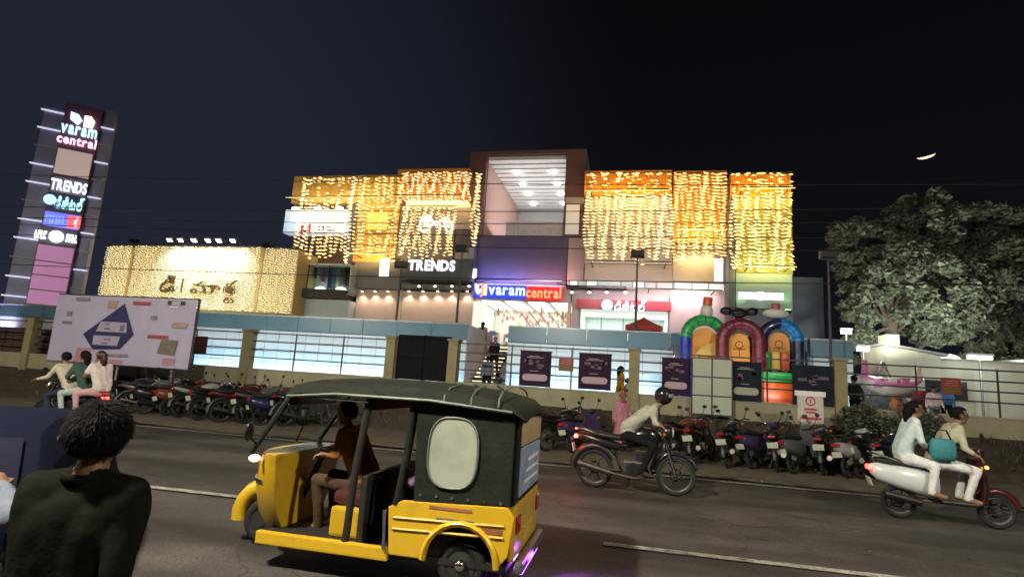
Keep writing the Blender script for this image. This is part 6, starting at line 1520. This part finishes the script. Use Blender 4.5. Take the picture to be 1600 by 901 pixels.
def awheel(x, y, nm='wheel'):
    o = part(MB().cyl((x, y-.05, .22), (x, y+.05, .22), .12, n=16).cyl((x, y-.06, .22), (x, y+.06, .22), .05, n=10), nm, alu, auto, 40); part(MB().torus((x, y, .22), (0, 1, 0), .16, .06, 24, 8), 'tyre', rub, o, 60)
awheel(1.40, 0); awheel(-.84, .52); awheel(-.84, -.52)
# windscreen and pillars
ws = [(.98, .97), (.74, 1.58)]
part(MB().tube([(1.24, -.58, .96), (.86, -.57, 1.58), (.86, .57, 1.58), (1.24, .58, .96)], .028, 8), 'windscreen_frame', canv, auto, 50)
wg = mat('windscreen_glass', (.85, .9, .9), .03, var=0); wg.node_tree.nodes['Principled BSDF'].inputs['Transmission Weight'].default_value = 1; wg.node_tree.nodes['Principled BSDF'].inputs['IOR'].default_value = 1.1
part(MB().add([(1.23, -.55, .98), (1.23, .55, .98), (.87, .55, 1.56), (.87, -.55, 1.56), (1.222, -.55, .98), (1.222, .55, .98), (.862, .55, 1.56), (.862, -.55, 1.56)], [(0, 1, 2, 3), (7, 6, 5, 4), (0, 4, 5, 1), (1, 5, 6, 2), (2, 6, 7, 3), (3, 7, 4, 0)]), 'windscreen', wg, auto)
for s in (1, -1):
    part(MB().tube([(.20, s*.60, .30), (.17, s*.61, .9), (.10, s*.60, 1.58)], .035, 8), 'door_pillar', dkin, auto, 50)
    part(MB().tube([(-.24, s*.62, .66), (-.30, s*.62, 1.1), (-.32, s*.61, 1.58)], .03, 8), 'hood_bow', canv, auto, 50)
part(MB().box(.06, -.58, .27, .12, .58, .86).box(.07, -.56, 1.42, .11, .56, 1.58), 'bulkhead', dkin, auto, 0, .02)
# roof canvas with drooping edges
rs = []
for x_, dz_, wsc in ((.90, -.05, .96), (.80, .0, 1), (.45, .035, 1.02), (.0, .05, 1.03), (-.5, .04, 1.03), (-.95, .01, 1.02), (-1.22, -.05, 1.0), (-1.33, -.15, .97)):
    top_ = [(x_, y_*wsc, 1.66+dz_-.06*(abs(y_)/.66)**2.5) for y_ in (-.66, -.6, -.45, -.22, 0, .22, .45, .6, .66)]
    edge = [(x_, .68*wsc, 1.53+dz_*.6), (x_, .655*wsc, 1.51+dz_*.6)]
    bot_ = [(x_, y_*wsc*.96, 1.625+dz_-.06*(abs(y_)/.66)**2.5) for y_ in (.63, .45, 0, -.45, -.63)]
    edge2 = [(x_, -.655*wsc, 1.51+dz_*.6), (x_, -.68*wsc, 1.53+dz_*.6)]
    rs.append(top_+edge+bot_+edge2)
part(MB().rings(rs), 'roof_canvas', canv, auto, 50)
for s in (1, -1): part(MB().tube([(.90, s*.66, 1.495), (.4, s*.70, 1.545), (-.5, s*.705, 1.55), (-1.22, s*.685, 1.50)], .014, 6), 'roof_piping', mat('piping_green', (.10, .13, .10), .5), auto, 50)
# hood sides with pale window, rear curtain with poster
for s in (1, -1):
    hd_ = part(MB().prism([(-.40, .70), (-.36, 1.56), (-1.24, 1.52), (-1.24, .74)], 'y', s*.60, s*.635), 'hood_side', canv, auto, 0, .012)
    pts = [(-.72+.22*math.copysign(abs(math.cos(a_))**.7, math.cos(a_)), 1.13+.29*math.copysign(abs(math.sin(a_))**.7, math.sin(a_))) for a_ in [2*math.pi*k/24 for k in range(24)]]
    part(MB().prism(pts, 'y', s*.636, s*.648), 'hood_window', mat('clouded_plastic', (.34, .37, .31), .25, var=.2, scale=3), hd_, 0, .004)
    part(MB().tube([(p_[0], s*.65, p_[1]) for p_ in pts], .010, 5, wrap=True), 'window_piping', mat('piping_green', (.1,)*3), hd_, 50)
rc = part(MB().box(-1.27, -.60, .75, -1.235, .60, 1.50), 'rear_curtain', canv, auto, 0, .015)
part(MB().box(-1.282, -.52, .80, -1.271, .50, 1.20), 'poster_blue', mat('poster_blue_print', (.26, .34, .50), .45, var=.35, scale=5), rc, 0, .003)
part(MB().box(-1.282, -.52, 1.215, -1.271, .50, 1.44), 'poster_tan', mat('poster_tan_print', (.45, .32, .18), .45, var=.35, scale=5), rc, 0, .003)
for k in range(3): part(MB().box(-1.286, -.40, .88+.09*k, -1.283, .30-.08*k, .91+.09*k), 'printed_line', wht, rc)
for (x0_, x1_, z0_, z1_, m_) in ((-.62, -.95, .575, .60, mat('painted_slate', (.10, .12, .16), .5, var=.3)), (-1.0, -1.19, .52, .56, mat('painted_rust', (.30, .12, .06), .5, var=.3)), (-.55, -.92, .665, .69, mat('painted_rust', (.3,)*3))):
    part(MB().box(x0_, HWD+.001, z0_, x1_, HWD+.005, z1_), 'painted_strip', m_, auto)
for s in (1, -1):
    for k in range(3): part(MB().tube([(-.62-.24*k, s*.70, 1.535), (-.62-.24*k, s*.69, 1.60), (-.62-.24*k, s*.55, 1.665), (-.62-.24*k, s*.2, 1.705)], .009, 5), 'canvas_seam', mat('piping_green', (.1,)*3), auto, 50)
    for k in range(6): part(MB().cyl((-.46-.14*k, s*.636, .765), (-.46-.14*k, s*.645, .765), .014, n=8), 'press_stud', chrome, auto, 40)
    part(MB().tube([(.10, s*.64, 1.50), (.45, s*.66, 1.50), (.86, s*.62, 1.50)], .012, 6), 'grab_bar', chrome, auto, 50)
    part(MB().tube([(-.18, s*.655, .30), (-.16, s*.66, .62)], .014, 6), 'door_edge', chrome, auto, 50)
part(MB().tube([(1.245, -.15, 1.0), (1.13, -.05, 1.18), (1.0, .1, 1.36)], .008, 5), 'wiper', frm, auto, 50)
part(MB().box(1.0, -.45, 1.40, 1.02, .45, 1.50), 'sun_strip', mat('sun_strip_print', (.4, .38, .40), .5, var=.2), auto, 0, .004)
part(MB().ell((-.84, .60, .24), (.05, .05, .05), 8, 6), 'hub_cap', chrome, auto, 60)
part(MB().box(-1.20, HWD-.02, .10, -1.17, HWD+.0, .27), 'mud_flap', rub, auto)
# seats, controls
seat_r = mat('maroon_vinyl_seat', (.075, .02, .018), .45, var=.2, scale=6)
part(MB().box(-.75, -.56, .52, -.28, .56, .66), 'seat', seat_r, auto, 50, .05); part(MB().box(-1.0, -.56, .64, -.80, .56, 1.12), 'backrest', seat_r, auto, 50, .06); part(MB().box(-.78, -.55, .27, -.34, .55, .51), 'seat_base', dkin, auto)
part(MB().box(.16, -.35, .54, .50, .35, .66), 'driver_seat', seat_r, auto, 50, .05); part(MB().box(.18, -.36, .27, .48, .40, .53), 'seat_base', autoy, auto, 0, .03)
part(MB().tube([(.72, -.34, .98), (.78, -.2, 1.0), (.82, 0, .95), (.78, .2, 1.0), (.72, .34, .98)], .016, 8).cyl((.82, 0, .95), (1.05, 0, .4), .03), 'handlebar', frm, auto, 50)
part(MB().tube([(1.16, .60, 1.02), (1.18, .70, 1.10)], .01, 5).ell((1.18, .73, 1.16), (.02, .06, .09), 10, 6), 'mirror', frm, auto, 50)
# purple LED strip under the tail
part(MB().box(-1.33, -.4, .17, -1.30, .4, .20), 'led_strip', glow('purple_led', (.55, .12, 1), 3), auto)
lamp('purple_light', 'AREA', (xa_+1.36, AY, .2), 16, (.42, .07, .9), aim=(xa_+2.2, AY-.6, 0), size=.9, size_y=.08)
J = seated(.06, dx=.50, dz=-.20, reach=(.12, .30, 1.16), foot=(.22, .14, .48), knee=(.28, .16, .90)); 
drv = thing('person', 'driver in an orange-brown shirt inside the auto rickshaw', 'person', (xa_, AY, 0), rad(180)); figure(drv, J, [SKIN, cloth('khaki_orange', (.36, .15, .04)), cloth('brown_trousers', (.07, .045, .03)), SANDAL], voxel=.016, hands=(((0, 0, -1), (0, -1, 0)), ((0, 0, -1), (0, 1, 0)))); hair(drv, J['head'], (1, 0, 0), tufts=300)
J = seated(-.02, dx=-.42, dz=-.18, reach=(.10, .12, .98), foot=(.36, .14, .48), knee=(.34, .15, .88))
psg = thing('person', 'seated passenger in dark clothes with a lavender shawl inside the auto rickshaw', 'person', (xa_, AY+.1, 0), rad(180)); figure(psg, J, [SKIN, cloth('dark_plum', (.06, .03, .05)), dtr, SANDAL], voxel=.018); hair(psg, J['head'], (1, 0, 0), .25)
part(MB().tube([(-.50, .24, 1.22), (-.38, .28, .95), (-.22, .22, .78), (.0, .14, .80), (.05, -.12, .78)], [.05, .07, .09, .08, .05], 10), 'shawl', cloth('lavender', (.42, .28, .52)), psg, 60)

# ================================================================== DARK BLUE CAR at the left edge
cpaint = mat('car_navy_paint', (.008, .010, .024), .7, var=.04, coat=0, spec=.03); cg = mat('car_glass', (.016, .017, .036), .12, var=0, coat=.8)
cq = W(82, 700, 3.0)
car = thing('hatchback_car', 'dark blue hatchback car with red tail lamp behind the man at left', 'car', (cq.x-.70*math.sin(rad(128))+1.80*math.cos(rad(128)), 3.0+.70*math.cos(rad(128))+1.80*math.sin(rad(128)), 0), rad(128), scale=.93)
def carsec(x, zb_, zt_, w_, wt): return [(x, -w_, zb_), (x, -w_*1.02, (zb_+zt_)/2), (x, -wt, zt_), (x, -wt*.5, zt_+.015), (x, wt*.5, zt_+.015), (x, wt, zt_), (x, w_*1.02, (zb_+zt_)/2), (x, w_, zb_)]
part(MB().rings([carsec(-1.80, .35, .84, .66, .64), carsec(-1.74, .22, .90, .74, .70), carsec(-1.1, .18, .90, .77, .73), carsec(.5, .18, .88, .77, .73), carsec(1.2, .2, .84, .76, .68), carsec(1.72, .26, .70, .70, .58), carsec(1.80, .34, .60, .60, .5)]), 'body', cpaint, car, 50, .02)
part(MB().rings([carsec(-1.74, .90, .93, .68, .66), carsec(-1.50, .90, 1.30, .69, .58), carsec(-1.1, .90, 1.36, .70, .57), carsec(-.1, .89, 1.36, .70, .57), carsec(.30, .88, 1.30, .69, .56), carsec(.95, .87, .90, .66, .62)]), 'cabin', cpaint, car, 50, .02)
for s in (1, -1):
    def sp_(pts): return [(x_, s*(.715-.13*max(0, (z_-.9))/.46+.012), z_) for x_, z_ in pts]
    for pts in ([(-1.46, .95), (-.62, .95), (-.62, 1.27), (-1.30, 1.25)], [(-.55, .95), (.72, .94), (.22, 1.26), (-.55, 1.28)]):
        a_ = sp_(pts); b_ = [(p_[0], p_[1]+s*.006, p_[2]) for p_ in a_]
        part(MB().add(a_+b_, [(0, 1, 2, 3), (7, 6, 5, 4), (0, 4, 5, 1), (1, 5, 6, 2), (2, 6, 7, 3), (3, 7, 4, 0)]), 'side_window', cg, car)
    part(MB().box(-1.775, s*.63, .80, -1.66, s*.705, 1.02), 'tail_lamp', glow('car_tail_dim', (.8, .04, .02), .04, (.16, .008, .008)), car, 0, .03)
    for x_ in (-1.12, 1.15):
        o = part(MB().cyl((x_, s*.62, .28), (x_, s*.76, .28), .17, n=16), 'wheel', alu, car, 40); part(MB().torus((x_, s*.69, .28), (0, 1, 0), .215, .07, 22, 8), 'tyre', rub, o, 60)
    part(MB().box(-.30, s*.775, .78, -.14, s*.80, .81), 'handle', chrome, car, 0, .008)
a_ = [(-1.755, -.56, .95), (-1.755, .56, .95), (-1.545, .50, 1.26), (-1.545, -.50, 1.26)]; b_ = [(p_[0]-.012, p_[1], p_[2]+.006) for p_ in a_]
part(MB().add(a_+b_, [(0, 1, 2, 3), (7, 6, 5, 4), (0, 4, 5, 1), (1, 5, 6, 2), (2, 6, 7, 3), (3, 7, 4, 0)]), 'rear_window', cg, car)
part(MB().box(-1.86, -.68, .30, -1.79, .68, .50), 'rear_bumper', frm, car, 0, .04); part(MB().box(-1.835, -.24, .60, -1.815, .24, .70), 'number_plate', platem, car)
